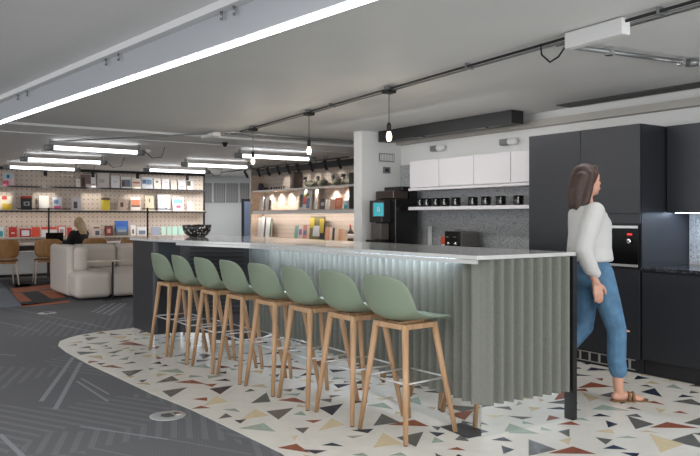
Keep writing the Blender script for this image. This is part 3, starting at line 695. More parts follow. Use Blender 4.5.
for k_, z in zs.items():
    s = thing('shelf', (0, 0, 0), 0, 'long thin shelf across the far pegboard, %s one' % nmz[k_], 'shelf', 'shelves on the far pegboard')
    B().box(-8.4, 7.42, WY-.22, WY-.001, z-.022, z-.001).build('board', M['pale_wood'], s)
    B().box(-8.4, 7.42, WY-.226, WY-.2205, z-.026, z+.012).build('edge_rail', M['dark'] if k_ < 3 else M['pale_wood'], s)
    if k_ == 2: s.children[-1].location.z = -.028
    if k_ == 2: B().box(-4, 7.3, WY-.20, WY-.185, z-.03, z-.0225).build('light_strip', M['stripw'], s)
W_, R_, K_, G_ = (232, 228, 222), (196, 52, 44), (32, 32, 34), (150, 152, 156)
items = [
 (1, 3, 14, 172.5, (222, 190, 196), [(.1, .9, .55, .95, (170, 200, 214)), (.35, .6, .6, .85, (50, 90, 110)), (0, .5, 0, .4, (200, 90, 110))], 'pink and pale blue magazine, leftmost'),
 (1, 76.3, 80.3, 179, W_, [(.4, .6, .6, .72, K_)], 'slim white booklet with a dark dot'),
 (1, 81, 91, 174.5, (120, 100, 98), [(.1, .4, .1, .8, (70, 48, 50)), (.5, .95, .05, .3, (200, 190, 186))], 'dark photo-covered magazine'),
 (1, 91.3, 96, 174, (226, 224, 224), [(.2, .8, .2, .3, G_)], 'tall white magazine right of the dark photo cover'),
 (1, 97.5, 109.5, 172.5, (196, 190, 186), [(.15, .6, .35, .6, (160, 158, 158))], 'large pale grey magazine'),
 (1, 111, 120, 175.5, (214, 212, 214), [(.3, .7, .5, .55, G_)], 'plain pale lilac-white magazine'),
 (1, 121.5, 131, 176.5, W_, [(.05, .95, .15, .75, (96, 110, 126)), (.05, .35, .15, .6, (90, 60, 54))], 'white magazine with grey-blue photo'),
 (1, 132, 141, 177, (222, 212, 202), [(.1, .9, .45, .62, (170, 110, 80)), (.1, .9, .15, .4, (206, 186, 168))], 'beige magazine with brown stripe photo'),
 (1, 142, 153, 177, (220, 222, 226), [(.05, .4, .45, .8, (70, 110, 150)), (.45, .9, .4, .8, (110, 140, 170))], 'white magazine with blue pictures'),
 (1, 154, 161, 178, (226, 218, 206), [(.35, .6, .6, .75, K_)], 'cream booklet with a small dark mark'),
 (1, 162, 169.5, 178.5, (212, 206, 206), [(.3, .8, .6, .65, G_)], 'pale grey plain booklet'),
 (1, 171, 177, 180, (196, 184, 172), [], 'small tan booklet'),
 (1, 178.5, 186, 179.5, (206, 202, 202), [(.2, .7, .3, .4, G_)], 'light grey booklet right of the tan one'),
 (1, 187.5, 193, 180.5, (214, 208, 204), [(0, .6, .45, .95, (60, 50, 48))], 'black and white booklet, rightmost'),
 (2, -2, 12, 196, (230, 222, 200), [(.3, 1, 0, .45, (226, 190, 60)), (.3, .65, .75, 1, (210, 70, 60))], 'yellow and white magazine with a red block'),
 (2, 21, 32, 196, (40, 40, 42), [(0, 1, .86, 1, R_), (.25, .8, .3, .6, (150, 150, 150)), (.4, .65, .38, .52, K_)], 'black magazine with red title band'),
 (2, 38, 49, 195.5, (236, 232, 226), [(.02, .08, 0, 1, (90, 70, 60))], 'tall white magazine with dark spine'),
 (2, 53, 62, 197, (214, 218, 228), [(.1, .6, .5, .8, (110, 140, 180)), (.1, .9, .05, .3, (214, 100, 140))], 'pale magazine with blue and pink pictures'),
 (2, 72, 81, 198, (200, 196, 202), [(.2, .6, .15, .7, (84, 76, 84))], 'grey magazine with a dark figure'),
 (2, 101.5, 110, 197.5, (214, 192, 60), [(0, 1, .8, 1, (96, 80, 60))], 'yellow magazine with a brown top'),
 (2, 118, 126.5, 199, (190, 166, 150), [(.3, .65, .3, .7, (90, 60, 50))], 'beige magazine with a brown figure'),
 (2, 131, 140.5, 197, (234, 224, 216), [(.05, .95, .4, .8, (214, 120, 84)), (.05, .95, .25, .4, (110, 90, 84))], 'white magazine with orange sunset photo'),
 (2, 145.5, 154, 195.5, (226, 214, 186), [(.45, .55, .55, .8, (90, 90, 60))], 'cream magazine with a small green mark'),
 (2, 158, 170, 194.5, (216, 218, 226), [(.6, .75, .08, .16, (60, 70, 100)), (.2, .7, .4, .8, (200, 202, 210))], 'large white-blue magazine'),
 (2, 173, 184, 197, (226, 232, 234), [(.1, .9, .55, .85, (110, 200, 210)), (.3, .7, .2, .4, (180, 90, 110))], 'white magazine with turquoise picture'),
 (2, 187.5, 192.5, 201, (224, 212, 206), [], 'small plain cream card, rightmost'),
 (3, -1, 4, 226.5, (220, 226, 230), [(0, .8, .1, .6, (60, 160, 176))], 'teal and white book at the left edge of view'),
 (3, 9, 17, 227, (192, 50, 48), [(.3, .7, .35, .5, (226, 190, 180))], 'red book with a small pale label'),
 (3, 20, 31, 228.5, (176, 44, 48), [(.15, .85, .18, .8, (226, 224, 228))], 'red-bordered book with white centre'),
 (3, 32, 40, 227, (222, 84, 60), [], 'plain orange-red book'),
 (3, 41.5, 57, 226.5, (234, 232, 232), [(0, 1, .72, .98, (222, 90, 70))], 'wide white book with an orange band'),
 (3, 67.5, 72, 227.5, (200, 60, 66), [], 'narrow red book left of the blonde person'),
 (3, 92, 100.5, 225, (206, 196, 190), [(.2, .9, .7, .85, (150, 90, 76)), (.4, .9, .1, .5, (80, 84, 96))], 'collage-covered magazine right of the blonde person'),
 (3, 131, 136, 225, (232, 230, 228), [(.3, .6, .2, .6, (90, 80, 80))], 'white book with a dark figure'),
 (3, 137.5, 147, 227, (222, 222, 224), [(.15, .85, .15, .6, (120, 130, 146))], 'white magazine with grey-blue drawing'),
 (3, 151.5, 160, 227, (150, 156, 172), [], 'plain grey-blue book'),
 (3, 161.5, 166, 226.5, (176, 208, 196), [], 'mint green book, leftmost of four'),
 (3, 167.2, 171.5, 226.5, (170, 204, 192), [], 'mint green book, second of four'),
 (3, 172.5, 177.5, 226.5, (174, 208, 194), [], 'mint green book, third of four'),
 (3, 178.5, 184, 226.5, (168, 204, 190), [], 'mint green book, next to the bowl'),
]
for row, x0, x1, yt, cov, acc, lab in items:
    PY = WY-.15; a = on_y(x0, yt, PY); b = on_y(x1, yt, PY); h_ = max(.14, min(a.z, b.z)-zs[row])
    book('magazine' if row < 3 else 'book', cov, acc, b.x-a.x, h_, .018, lab+', far pegboard, %s shelf' % nmz[row], 'magazine' if row < 3 else 'book', ((a.x+b.x)/2, PY, zs[row]+.001), 0, -math.radians(6), 'publications on the %s pegboard shelf' % nmz[row])
for x0, x1, yt, cov, acc, lab, fr in [(58, 66, 226, (232, 226, 222), [(.25, .7, .25, .7, (170, 160, 160))], 'small white picture in a red frame', (200, 90, 84)), (105, 113, 226, (120, 50, 50), [(.3, .7, .3, .7, (200, 150, 130))], 'small dark red portrait picture', (60, 34, 32)),
                          (115.5, 128.5, 221, (84, 130, 190), [(0, 1, .6, 1, (60, 104, 184)), (0, 1, 0, .3, (90, 96, 96)), (.2, .8, .25, .42, (150, 156, 160))], 'framed picture of a mountain under blue sky', (40, 42, 56))]:
    PY = WY-.15; a = on_y(x0, yt, PY); b = on_y(x1, yt, PY)
    book('framed_picture', cov, acc, b.x-a.x, a.z-zs[3], .02, lab+' on the bottom pegboard shelf', 'picture', ((a.x+b.x)/2, PY, zs[3]+.004), 0, -math.radians(6), None, fr)
# pegboard spot lamps
for i, px in enumerate((-60, 47, 95, 140, 190)):
    p = on_y(px, 175, WY-.5)
    q = thing('wall_spotlight', (p.x, WY-.33, 2.36), 0, 'small black spotlight above the pegboard, ' + ['beyond the left edge', 'leftmost in view', 'second from the left', 'second from the right', 'rightmost'][i], 'spotlight', 'spotlights above the far pegboard')
    B().box(-.012, .012, 0, .27, -.0, .02).build('arm', M['black'], q)
    B().lathe([(0, -.13), (.04, -.13), (.04, 0), (0, 0)], n=14).build('lamp_head', M['black'], q)
for px in (0, 45, 92, 135, 172): 
    p = on_y(px, 205, WY)
    spot_on('spot_light', (p.x, WY-.75, 2.2), (p.x, WY, 1.72), 26, 38)
for lab, px in (('left', 67), ('right', 192)):
    p = on_y(px, 174, WY-.02); hk = tag(B().box(p.x-.12, p.x-.1, WY-.05, WY-.001, 2.24, 2.30).box(p.x+.1, p.x+.12, WY-.05, WY-.001, 2.24, 2.30).box(p.x-.1, p.x+.1, WY-.03, WY-.001, 2.265, 2.275).build('peg_hook', M['whitep']), 'small white double hook high on the pegboard, %s one' % lab, 'hook', 'white hooks on the far pegboard')

# bookcase items
def side_item(name, px0, px1, yt, zb, cov, acc, lab, cat, frame=None, grp=None):
    X = BX-.2; a = on_x(px0, yt, X); b = on_x(px1, yt, X); h_ = max(.12, b.z-zb); w_ = a.y-b.y
    book(name, cov, acc, w_, h_, .02, lab, cat, (X, (a.y+b.y)/2, zb+.003), -PI/2, -math.radians(5), grp, frame)
z2, z3 = 1.431, .851
for a in [(259.5, 262.5, 197, (226, 224, 220), [], 'white book, leftmost'), (263, 265, 199, (120, 116, 112), [], 'thin grey book'), (265.5, 268, 196.5, (214, 206, 196), [], 'tall cream book'), (268.3, 270.5, 200, (90, 84, 80), [], 'thin dark book'),
          (319.5, 325, 199, (96, 84, 80), [(.2, .8, .4, .7, (200, 196, 190))], 'dark book with pale label'), (325.6, 328.5, 200, (224, 220, 214), [], 'thin white book'), (329.5, 334, 200, (222, 170, 140), [], 'peach book'), (334.5, 341.5, 197.5, (206, 116, 84), [(.2, .8, .3, .8, (220, 150, 120))], 'orange magazine'),
          (343, 347.5, 200.5, (190, 222, 226), [(.2, .8, .1, .5, (60, 170, 190))], 'pale book with teal picture'), (348, 351, 202, (228, 228, 226), [], 'small white book, rightmost')]:
    side_item('book', a[0], a[1], a[2], z2, a[3], a[4], a[5]+', lit bookcase, middle shelf', 'book', grp='books on the middle lit shelf')
side_item('framed_picture', 298, 310.5, 190, z2, (214, 214, 210), [(.1, .35, .15, .8, (84, 100, 90)), (.35, .65, .3, .7, (196, 90, 80)), (.65, .9, .1, .6, (120, 130, 160)), (.4, .8, .7, .85, (110, 120, 70))], 'large colourful framed print, lit bookcase, middle shelf', 'picture', (226, 222, 216))
side_item('framed_picture', 313.5, 317.5, 189, z2, (232, 226, 218), [], 'tall narrow pale panel right of the colourful print', 'picture', (190, 164, 144))
for a in [(257, 260, 218, (228, 226, 224), [], 'white book, leftmost'), (260.4, 263.2, 217, (232, 230, 228), [], 'tall white book'), (263.5, 264.8, 217.5, (84, 88, 96), [], 'thin dark book'), (265.2, 269, 218, (230, 228, 226), [], 'white book left of the green one'), (269.2, 270.6, 219, (96, 120, 96), [], 'thin green book'),
          (294, 297.5, 226, (120, 170, 160), [], 'teal book'), (298, 302, 225, (214, 196, 190), [(.2, .8, .3, .7, (150, 110, 160))], 'pale book with purple picture'), (302.4, 306.5, 225, (200, 140, 130), [(.2, .8, .3, .6, (90, 130, 150))], 'salmon book with blue picture'),
          (325, 329, 227, (206, 156, 124), [], 'tan book'), (329.4, 331.4, 228, (226, 204, 186), [], 'cream book between tan ones'), (331.8, 334, 228, (70, 52, 46), [], 'dark brown book'), (334.5, 337.5, 229, (222, 200, 180), [], 'pale cream book'), (338, 341, 229, (204, 150, 116), [], 'light brown book'), (341.5, 345, 230, (214, 176, 146), [], 'sand-coloured book, rightmost')]:
    side_item('book', a[0], a[1], a[2], z3, a[3], a[4], a[5]+', lit bookcase, bottom shelf', 'book', grp='books on the bottom lit shelf')
side_item('framed_picture', 309, 323, 216.5, z3, (110, 104, 60), [(.25, .75, .15, .6, (206, 206, 210)), (0, .3, .5, .95, (196, 172, 60)), (.7, 1, .3, .9, (180, 156, 56)), (.75, 1, .05, .3, K_)], 'large yellow and dark collage print, lit bookcase, bottom shelf', 'picture', (60, 56, 50))
p = on_x(350.5, 235, BX-.15)
vb = thing('bottle', (BX-.15, p.y, z3+.001), 0, 'dark bottle with white and red label at the right end of the lit bottom shelf', 'bottle')
B().lathe([(0, 0), (.055, 0), (.058, .16), (.02, .21), (.018, .28), (0, .28)]).build('bottle_body', mat('dark_glass', (40, 24, 26), .15), vb, smooth=True)
B().lathe([(.0585, .06), (.0595, .061), (.0595, .14), (.0585, .141)]).build('bottle_label', colm((222, 216, 214)), vb); B().lathe([(0, .28), (.02, .28), (.02, .31), (0, .31)]).build('cap', colm(R_), vb)
# top shelf: vases and decoy birds
p = on_x(259, 180, BX-.16)
for i, (dy, h_, lab) in enumerate([(0, .16, 'larger dark round vase'), (-.22, .06, 'small dark dish')]):
    v = thing('vase', (BX-.16, p.y-.1+dy, 1.886), 0, lab+' on the left of the top lit shelf', 'vase')
    B().lathe([(0, 0), (.05, 0), (.075, h_*.4), (.06, h_*.8), (.045, h_), (.038, h_), (.05, h_*.7), (0, .02)]).build('vase_body', colm((50, 46, 60), .3), v, smooth=True)
    B().lathe([(.046, h_), (.05, h_), (.05, h_+.012), (.04, h_+.012)]).build('rim', colm((160, 120, 80)), v)
for i, px in enumerate((271.5, 274, 276.5, 279, 281.5, 284)):
    p = on_x(px, 186, BX-.16)
    tag(B().lathe([(0, 0), (.02, 0), (.012, .03), (.018, .045), (.012, .065), (0, .07)], (BX-.16, p.y, 1.886), n=10).build('figurine', colm((70, 54, 48)), smooth=True), 'tiny dark figurine on the top lit shelf, ' + ['first', 'second', 'third', 'fourth', 'fifth', 'last'][i] + ' of six from the left', 'figurine', 'figurines on the top lit shelf')
def make_bird():
    t = thing('decoy_bird', (0, 0, 0), 0, 'x', 'bird ornament', 'carved birds on the top lit shelf')
    def ell(mb, c, r, n=12, m_=8):
        rings = []
        for i in range(m_+1):
            a = -PI/2+PI*i/m_; cr = max(math.cos(a), .02)
            rings.append([Vector(c)+Vector((r[0]*math.sin(a), r[1]*cr*math.cos(2*PI*k/n), r[2]*cr*math.sin(2*PI*k/n))) for k in range(n)])
        mb.grid(rings)
    mb = B(); ell(mb, (0, 0, .075), (.15, .06, .062)); ell(mb, (-.15, 0, .10), (.07, .03, .02)); mb.build('body', colm((112, 112, 96)), t, smooth=True)
    mb = B(); mb.tube([(.08, 0, .09), (.11, 0, .14), (.115, 0, .17)], .035, r1=.026); ell(mb, (.125, 0, .185), (.045, .032, .034)); mb.build('head', colm((56, 62, 58)), t, smooth=True)
    B().tube([(.155, 0, .18), (.205, 0, .17)], .016, r1=.008).build('beak', colm((70, 60, 50)), t)
    B().box(-.06, .06, -.04, .04, 0, .02).build('base', colm((206, 186, 160)), t)
    return t
bd = make_bird()
for i, px in enumerate((309.5, 321.5, 336, 348)):
    p = on_x(px, 180, BX-.16); q = bd if i == 0 else copy_tree(bd); q.location = (BX-.16, p.y, 1.886); q.rotation_euler = (0, 0, PI/2+[.15, 0, -.1, .1][i])
    q['label'] = 'grey carved duck on the top lit shelf, ' + ['leftmost', 'second from the left', 'second from the right', 'rightmost'][i]

# grey slatted panels and blue-grey door on the far wall
for i, (a, b) in enumerate([(203.5, 211.5), (214, 225), (226.5, 238), (240, 249)]):
    p = on_y(a, 183+.0*i, 18.29); q = on_y(b, 202.5, 18.29)
    t = thing('slatted_panel', (0, 0, 0), 0, 'grey slatted panel high on the far wall, ' + ['next to the pegboard', 'second from the pegboard', 'second from the lit bookcase', 'next to the lit bookcase'][i], 'panel', 'slatted panels on the far wall')
    B().box(p.x, q.x, 18.275, 18.299, q.z, p.z).build('backing', colm((128, 128, 128)), t)
    g = B(); n_ = int((q.x-p.x)/.05)
    for k_ in range(n_): g.box(p.x+k_*.05, p.x+k_*.05+.022, 18.262, 18.2745, q.z, p.z)
    g.build('slats', colm((160, 160, 158)), t)
d1 = thing('door', (0, 0, 0), 0, 'narrow blue-grey door panel with dark frame left of the lit bookcase', 'door')
d1.name = 'door_1'; d1['kind'] = 'structure'
B().box(8.45, 8.72, 17.2, 17.24, 0, 1.72).build('leaf', colm((92, 104, 124), .2), d1)
B().box(8.40, 8.45, 17.19, 17.25, 0, 1.78).box(8.72, 8.77, 17.19, 17.25, 0, 1.78).box(8.45, 8.72, 17.19, 17.25, 1.72, 1.78).build('frame', M['black'], d1)

# ------------------------------------------------------------------ desk area
dk = thing('long_table', (0, 0, 0), 0, 'long light-topped work table below the pegboard', 'table')
B().box(1.2, 5.6, 15.78, 16.78, .71, .74, bev=.004).build('tabletop', mat('table_top', (206, 198, 188), .35), dk)
B().box(1.4, 5.4, 15.95, 15.98, .60, .709).box(1.4, 5.4, 16.5, 16.53, .60, .709).build('apron', colm((66, 50, 42)), dk)
for x in (1.4, 3.4, 5.35):
    for y in (15.98, 16.47):
        B().box(x, x+.05, y, y+.05, 0, .709).build('leg', colm((84, 62, 48)), dk)
wp = tag(B().box(1.9, 5.0, 17.0, 17.27, .05, .55, bev=.01).build('low_bench', M['wallw']), 'low white bench unit standing under the pegboard behind the table', 'bench')
def make_chair():
    t = thing('wooden_chair', (0, 0, 0), 0, 'x', 'chair', 'wooden chairs at the long table')
    # back shell: curved plywood, local y- is the back side (towards the camera)
    mb = B(); rings = []
    for (z, hw, y) in [(.50, .17, -.20), (.54, .225, -.215), (.62, .24, -.23), (.72, .242, -.245), (.80, .235, -.258), (.84, .205, -.264), (.855, .14, -.266)]:
        rings.append([Vector((hw*u, y+.05*u*u, z)) for u in [-1+2*k_/10 for k_ in range(11)]])
    mb.grid(rings, closed_u=False, cap=False); o = mb.build('backrest', M['ply'], t, smooth=True); md = o.modifiers.new('s', 'SOLIDIFY'); md.thickness = .014; smooth_edges(o, 1)
    mb = B(); rings = []
    for (y, hw, z) in [(.22, .17, .44), (.20, .21, .452), (.1, .23, .452), (0, .235, .445), (-.1, .235, .445), (-.18, .225, .46), (-.205, .19, .50)]:
        rings.append([Vector((hw*u, y, z+.012*u*u)) for u in [-1+2*k_/10 for k_ in range(11)]])
    mb.grid(rings, closed_u=False, cap=False); o = mb.build('seat', M['ply'], t, smooth=True); md = o.modifiers.new('s', 'SOLIDIFY'); md.thickness = .014; smooth_edges(o, 1)
    for sx in (-1, 1):
        for sy in (-1, 1):
            B().tube([(sx*.19, sy*.15, .44), (sx*.225, sy*.21, .0)], .02, r1=.014).build('leg', M['pale_wood'], t, smooth=True)
        B().tube([(sx*.19, -.16, .425), (sx*.19, .16, .425)], .014).build('side_rail', M['ply'], t)
    B().box(-.19, .19, -.17, -.14, .405, .435).build('back_rail', M['ply'], t)
    return t
ch = make_chair()
for i, (px, Y, rz, lab) in enumerate([(3, 15.0, .05, 'cut by the left edge'), (47, 15.1, -.1, 'second from the left, before the open laptop'), (92, 15.15, 0, 'in use by the blonde person, behind the sofa'), (128, 15.2, .08, 'behind the sofa near the bar end')]):
    p = on_y(px, 240, Y); q = ch if i == 0 else copy_tree(ch); q.location = (p.x, Y, 0); q.rotation_euler = (0, 0, rz); q.scale = (1.05, 1.05, 1.02)
    q['label'] = 'brown plywood chair at the long table, ' + lab
# laptops
def laptop(loc, rz, lab, scr):
    t = thing('laptop', loc, rz, lab, 'laptop')
    B().box(-.17, .17, -.12, .12, 0, .016, bev=.003).build('keyboard_base', M['blackgloss'], t)
    T = Matrix.Translation((0, .12, .012)) @ Matrix.Rotation(math.radians(-18), 4, 'X')
    B().box(-.17, .17, -.004, .004, 0, .23, T=T).build('lid', M['blackgloss'], t)
    B().box(-.16, .16, -.0055, -.0042, .012, .22, T=T).build('screen', scr, t)
p = on_y(54.5, 240, 15.95); laptop((p.x, 15.95, .741), PI-.2, 'open black laptop on the long table, its back towards the camera', M['glassblack'])
p = on_y(70, 240, 16.0); laptop((p.x+.05, 16.05, .741), math.radians(-68), 'laptop with glowing blue screen in front of the blonde person', M['cyan'])
# desk lamps (slim black T lamps)
for px, lab in ((48.7, 'behind the open laptop'), (147.5, 'left of the bowl')):
    p = on_y(px, 236, 16.4); pw = on_y(px, 209, 16.4)
    l = thing('desk_lamp', (p.x, 16.4, .741), 0, 'slim black T-shaped desk lamp on the long table, ' + lab, 'desk lamp', 'slim black desk lamps')
    if px > 100: l.location.z = .741
    B().lathe([(0, 0), (.08, 0), (.08, .015), (0, .02)]).build('base', M['black'], l)
    B().box(-.017, .017, -.012, .012, .015, pw.z-.741+.03).build('pole', M['black'], l)
    h = pw.z-.741
    x0, x1 = ((-.62, .45) if px < 100 else (-.12, .55)); B().box(x0, x1, -.015, .015, h-.01, h+.012).build('lamp_bar', M['black'], l)
tag(B().box(5.62, 6.6, 16.0, 16.7, 0, .74, bev=.004).build('side_cabinet', M['wallw']), 'low white cabinet at the right end of the long table, behind the bar', 'cabinet')
bpy.data.objects['desk_lamp.001'].location.x = min(bpy.data.objects['desk_lamp.001'].location.x, 6.4)

# ------------------------------------------------------------------ sofa
so = thing('sofa', (0, 0, 0), 0, 'cream boucle modular corner sofa with rounded blocks', 'sofa')
def soft(name, x0, x1, y0, y1, z0, z1, bev=.09):
    b = B().box(x0, x1, y0, y1, z0, z1); o = b.build(name, M['sofa'], so, smooth=True)
    md = o.modifiers.new('b', 'BEVEL'); md.width = bev; md.segments = 5; return o
soft('seat_module', 2.78, 3.335, 11.45, 12.95, .03, .44); soft('seat_module', 3.345, 4.35, 11.5, 12.95, .03, .42); soft('seat_module', 4.36, 5.3, 11.9, 13.0, .03, .42)
soft('armrest', 2.76, 2.90, 11.95, 13.2, .03, .84); soft('armrest', 2.86, 3.10, 11.9, 13.1, .40, .83, .1)
soft('backrest', 3.11, 3.84, 12.9, 13.3, .38, .82); soft('backrest', 3.85, 5.3, 12.9, 13.3, .38, .82)
st = thing('side_table', (3.31, 11.38, 0), 0, 'slim cream tray table on one black leg against the sofa front', 'side table')
B().box(-.33, .25, -.02, .28, .595, .61, bev=.004).build('tabletop', M['pale_wood'], st)
B().box(-.012, .012, -.03, -.005, .012, .595).build('leg', M['black'], st); B().box(-.15, .15, -.035, .01, 0, .012).build('base', M['black'], st)

# floor outlets
for px, py, r, lab in ((168, 415.5, .118, 'round steel floor outlet cover in the carpet near the terrazzo edge'), (47, 313, .12, 'round floor outlet cover in the carpet before the sofa')):
    p = at(px, py); d = thing('floor_outlet', (p.x, p.y, -.002), 0, lab, 'floor outlet')
    B().lathe([(0, 0), (r, 0), (r, .003), (r*.93, .005), (0, .005)], n=40).build('ring', M['steel'], d)
    g = B()
    for k_ in range(7):
        yy = -.05+k_*.014; g.box(-.05+.006*abs(k_-3), .03, yy, yy+.006, .0052, .0062)
    g.build('slots', M['black'], d); B().box(.04, .08, -.03, .03, .0052, .008).build('flap', M['chrome'], d)

# ------------------------------------------------------------------ people
def ellipse_ring(c, rx, ry, n=20, tilt=0):
    return [Vector(c)+Vector((rx*math.cos(2*PI*k/n), ry*math.sin(2*PI*k/n), tilt*rx*math.cos(2*PI*k/n))) for k in range(n)]
def capsule(mb, p0, p1, r0, r1, n=12):
    p0, p1 = Vector(p0), Vector(p1); t = (p1-p0).normalized()
    up = Vector((0, 1, 0)) if abs(t.y) < .9 else Vector((1, 0, 0)); a = t.cross(up).normalized(); b = t.cross(a); rings = []
    for i in range(5):
        th = -PI/2+PI/2*i/4; rr = max(r0*math.cos(th), .0008); c = p0+t*r0*math.sin(th); rings.append([c+a*rr*math.cos(2*PI*k/n)+b*rr*math.sin(2*PI*k/n) for k in range(n)])
    for i in range(5):
        th = PI/2*i/4; rr = max(r1*math.cos(th), .0008); c = p1+t*r1*math.sin(th); rings.append([c+a*rr*math.cos(2*PI*k/n)+b*rr*math.sin(2*PI*k/n) for k in range(n)])
    mb.grid(rings)
def chain(mb, pts, rs):
    for i in range(len(pts)-1): capsule(mb, pts[i], pts[i+1], rs[i], rs[i+1])
def ellipsoid(mb, c, r, n=18, m_=12, R=None):
    rings = []
    for i in range(m_+1):
        a = -PI/2+PI*i/m_; cr = max(math.cos(a), .01)
        ring = [Vector((r[0]*cr*math.cos(2*PI*k/n), r[1]*cr*math.sin(2*PI*k/n), r[2]*math.sin(a))) for k in range(n)]
        rings.append([Vector(c)+(R @ p if R else p) for p in ring])
    mb.grid(rings)
def loft(mb, secs, n=22):   # (z, cx, cy, rx, ry)
    mb.grid([ellipse_ring((cx_, cy_, z), rx, ry, n) for z, cx_, cy_, rx, ry in secs])
def remesh(mb, name, m, parent, vox=.008, sm=6, label=None):
    o = mb.build(name, m, parent, smooth=True, label=label)
    md = o.modifiers.new('r', 'REMESH'); md.mode = 'VOXEL'; md.voxel_size = vox; md.use_smooth_shade = True
    md2 = o.modifiers.new('s', 'SMOOTH'); md2.factor = .5; md2.iterations = sm
    return o
def hand(mb, wrist, d, side, palm_n, s=1.0):
    """palm and five bent fingers; d = pointing direction, side = thumb side, palm_n = palm normal"""
    wrist, d, side, pn_ = Vector(wrist), Vector(d).normalized(), Vector(side).normalized(), Vector(palm_n).normalized()
    for k_ in (-1, -.33, .33, 1):
        a = wrist+side*k_*.016*s; b = wrist+d*.085*s+side*k_*.027*s; capsule(mb, a, b, .013*s, .0115*s)
    for k_, L in ((1, .070), (.33, .079), (-.33, .073), (-1, .056)):
        p = wrist+d*.088*s+side*k_*.027*s; r = .0085*s
        d1 = (d+pn_*.25).normalized(); d2 = (d+pn_*.75).normalized(); d3 = (d+pn_*1.4).normalized()
        q1 = p+d1*L*.45*s; q2 = q1+d2*L*.32*s; q3 = q2+d3*L*.23*s
        chain(mb, [p, q1, q2, q3], [r*1.05, r, r*.9, r*.75])
    p = wrist+d*.02*s+side*.02*s; q = p+(d*.55+side*.7+pn_*.25).normalized()*.045*s; q2 = q+(d*.9+side*.3+pn_*.2).normalized()*.034*s; q3 = q2+(d+pn_*.3).normalized()*.022*s
    chain(mb, [p, q, q2, q3], [.013*s, .0115*s, .010*s, .008*s])

# walking person: local x forward, y her left, z up, height 1.67
wm = thing('person', (4.355, 3.225, 0), -YAW+.05, 'person with long brown hair, white blouse and blue jeans walking past the kitchen', 'person')
HX = -.055
b = B()
ellipsoid(b, (HX+.0, 0, 1.575), (.092, .074, .10)); ellipsoid(b, (HX+.028, 0, 1.52), (.062, .056, .072))   # skull, jaw
ellipsoid(b, (HX+.062, 0, 1.478), (.022, .024, .02))                                                    # chin
ellipsoid(b, (HX+.088, 0, 1.540), (.014, .012, .012)); capsule(b, (HX+.080, 0, 1.572), (HX+.092, 0, 1.542), .009, .010)   # nose
ellipsoid(b, (HX+.083, 0, 1.508), (.013, .024, .007)); ellipsoid(b, (HX+.080, 0, 1.497), (.012, .021, .007))
for sy in (-1, 1): ellipsoid(b, (HX+.0, sy*.074, 1.545), (.016, .009, .03)); ellipsoid(b, (HX+.055, sy*.036, 1.535), (.025, .02, .022))
capsule(b, (HX-.02, 0, 1.50), (-.06, 0, 1.36), .048, .056)
loft(b, [(.93, -.03, 0, .10, .155), (1.05, -.03, 0, .095, .135), (1.2, -.04, 0, .105, .15), (1.32, -.05, 0, .10, .165), (1.385, -.06, 0, .06, .10)])
SH = Vector((-.06, -.175, 1.335)); EL = Vector((-.16, -.215, 1.07)); WR = Vector((-.085, -.235, .855))
chain(b, [SH, EL, WR], [.047, .036, .024]); hand(b, WR, (.22, 0, -1), (.9, .1, .15), (-.1, .95, 0), 1.0)
SL = Vector((-.06, .175, 1.335)); E2 = Vector((-.0, .22, 1.08)); W2 = Vector((.12, .21, .90))
chain(b, [SL, E2, W2], [.047, .036, .024]); hand(b, W2, (.5, 0, -.9), (.8, -.1, .3), (0, -.95, 0), 1.0)
# legs: right (camera side, -y) forward foot at +.13; left trails
HR, KR, AR = Vector((-.0, -.09, .90)), Vector((.125, -.09, .50)), Vector((.14, -.085, .085))
HL, KL, AL = Vector((-.02, .09, .90)), Vector((-.04, .095, .50)), Vector((-.33, .09, .16))
for H, Kn, An in ((HR, KR, AR), (HL, KL, AL)):
    chain(b, [H, Kn], [.085, .052]); mid = Kn.lerp(An, .3)+Vector((-.012, 0, 0)); chain(b, [Kn, mid, An], [.050, .050, .034])
chain(b, [AR, AR+Vector((.02, 0, -.045)), AR+Vector((.10, 0, -.058)), AR+Vector((.165, 0, -.07))], [.034, .03, .029, .018]); capsule(b, AR+Vector((-.025, 0, -.05)), AR+Vector((.03, 0, -.055)), .028, .028)
for i in range(5):
    q = AR+Vector((.165-.009*i, .026-.014*i, -.074)); capsule(b, q, q+Vector((.035-.003*i, 0, -.002)), .0095-.0007*i if i else .012, .008)
chain(b, [AL, AL+Vector((.03, 0, -.05)), AL+Vector((.09, 0, -.115)), AL+Vector((.14, 0, -.135))], [.034, .03, .028, .018]); capsule(b, AL+Vector((-.03, 0, -.02)), AL+Vector((.03, 0, -.06)), .028, .028)
remesh(b, 'body', M['skin'], wm, .0065, 3)
# eyes, brows, mouth
f = B()
for sy in (-1, 1): ellipsoid(f, (HX+.079, sy*.029, 1.562), (.009, .013, .008))
f.build('eyes', M['eye'], wm, smooth=True)
f = B()
for sy in (-1, 1): f.tube([(HX+.091, sy*.014, 1.582), (HX+.087, sy*.032, 1.586), (HX+.074, sy*.046, 1.581)], .003, n=6)
f.build('eyebrows', M['hairb'], wm)
f = B(); ellipsoid(f, (HX+.092, 0, 1.504), (.007, .02, .006)); f.build('lips', M['lips'], wm, smooth=True)
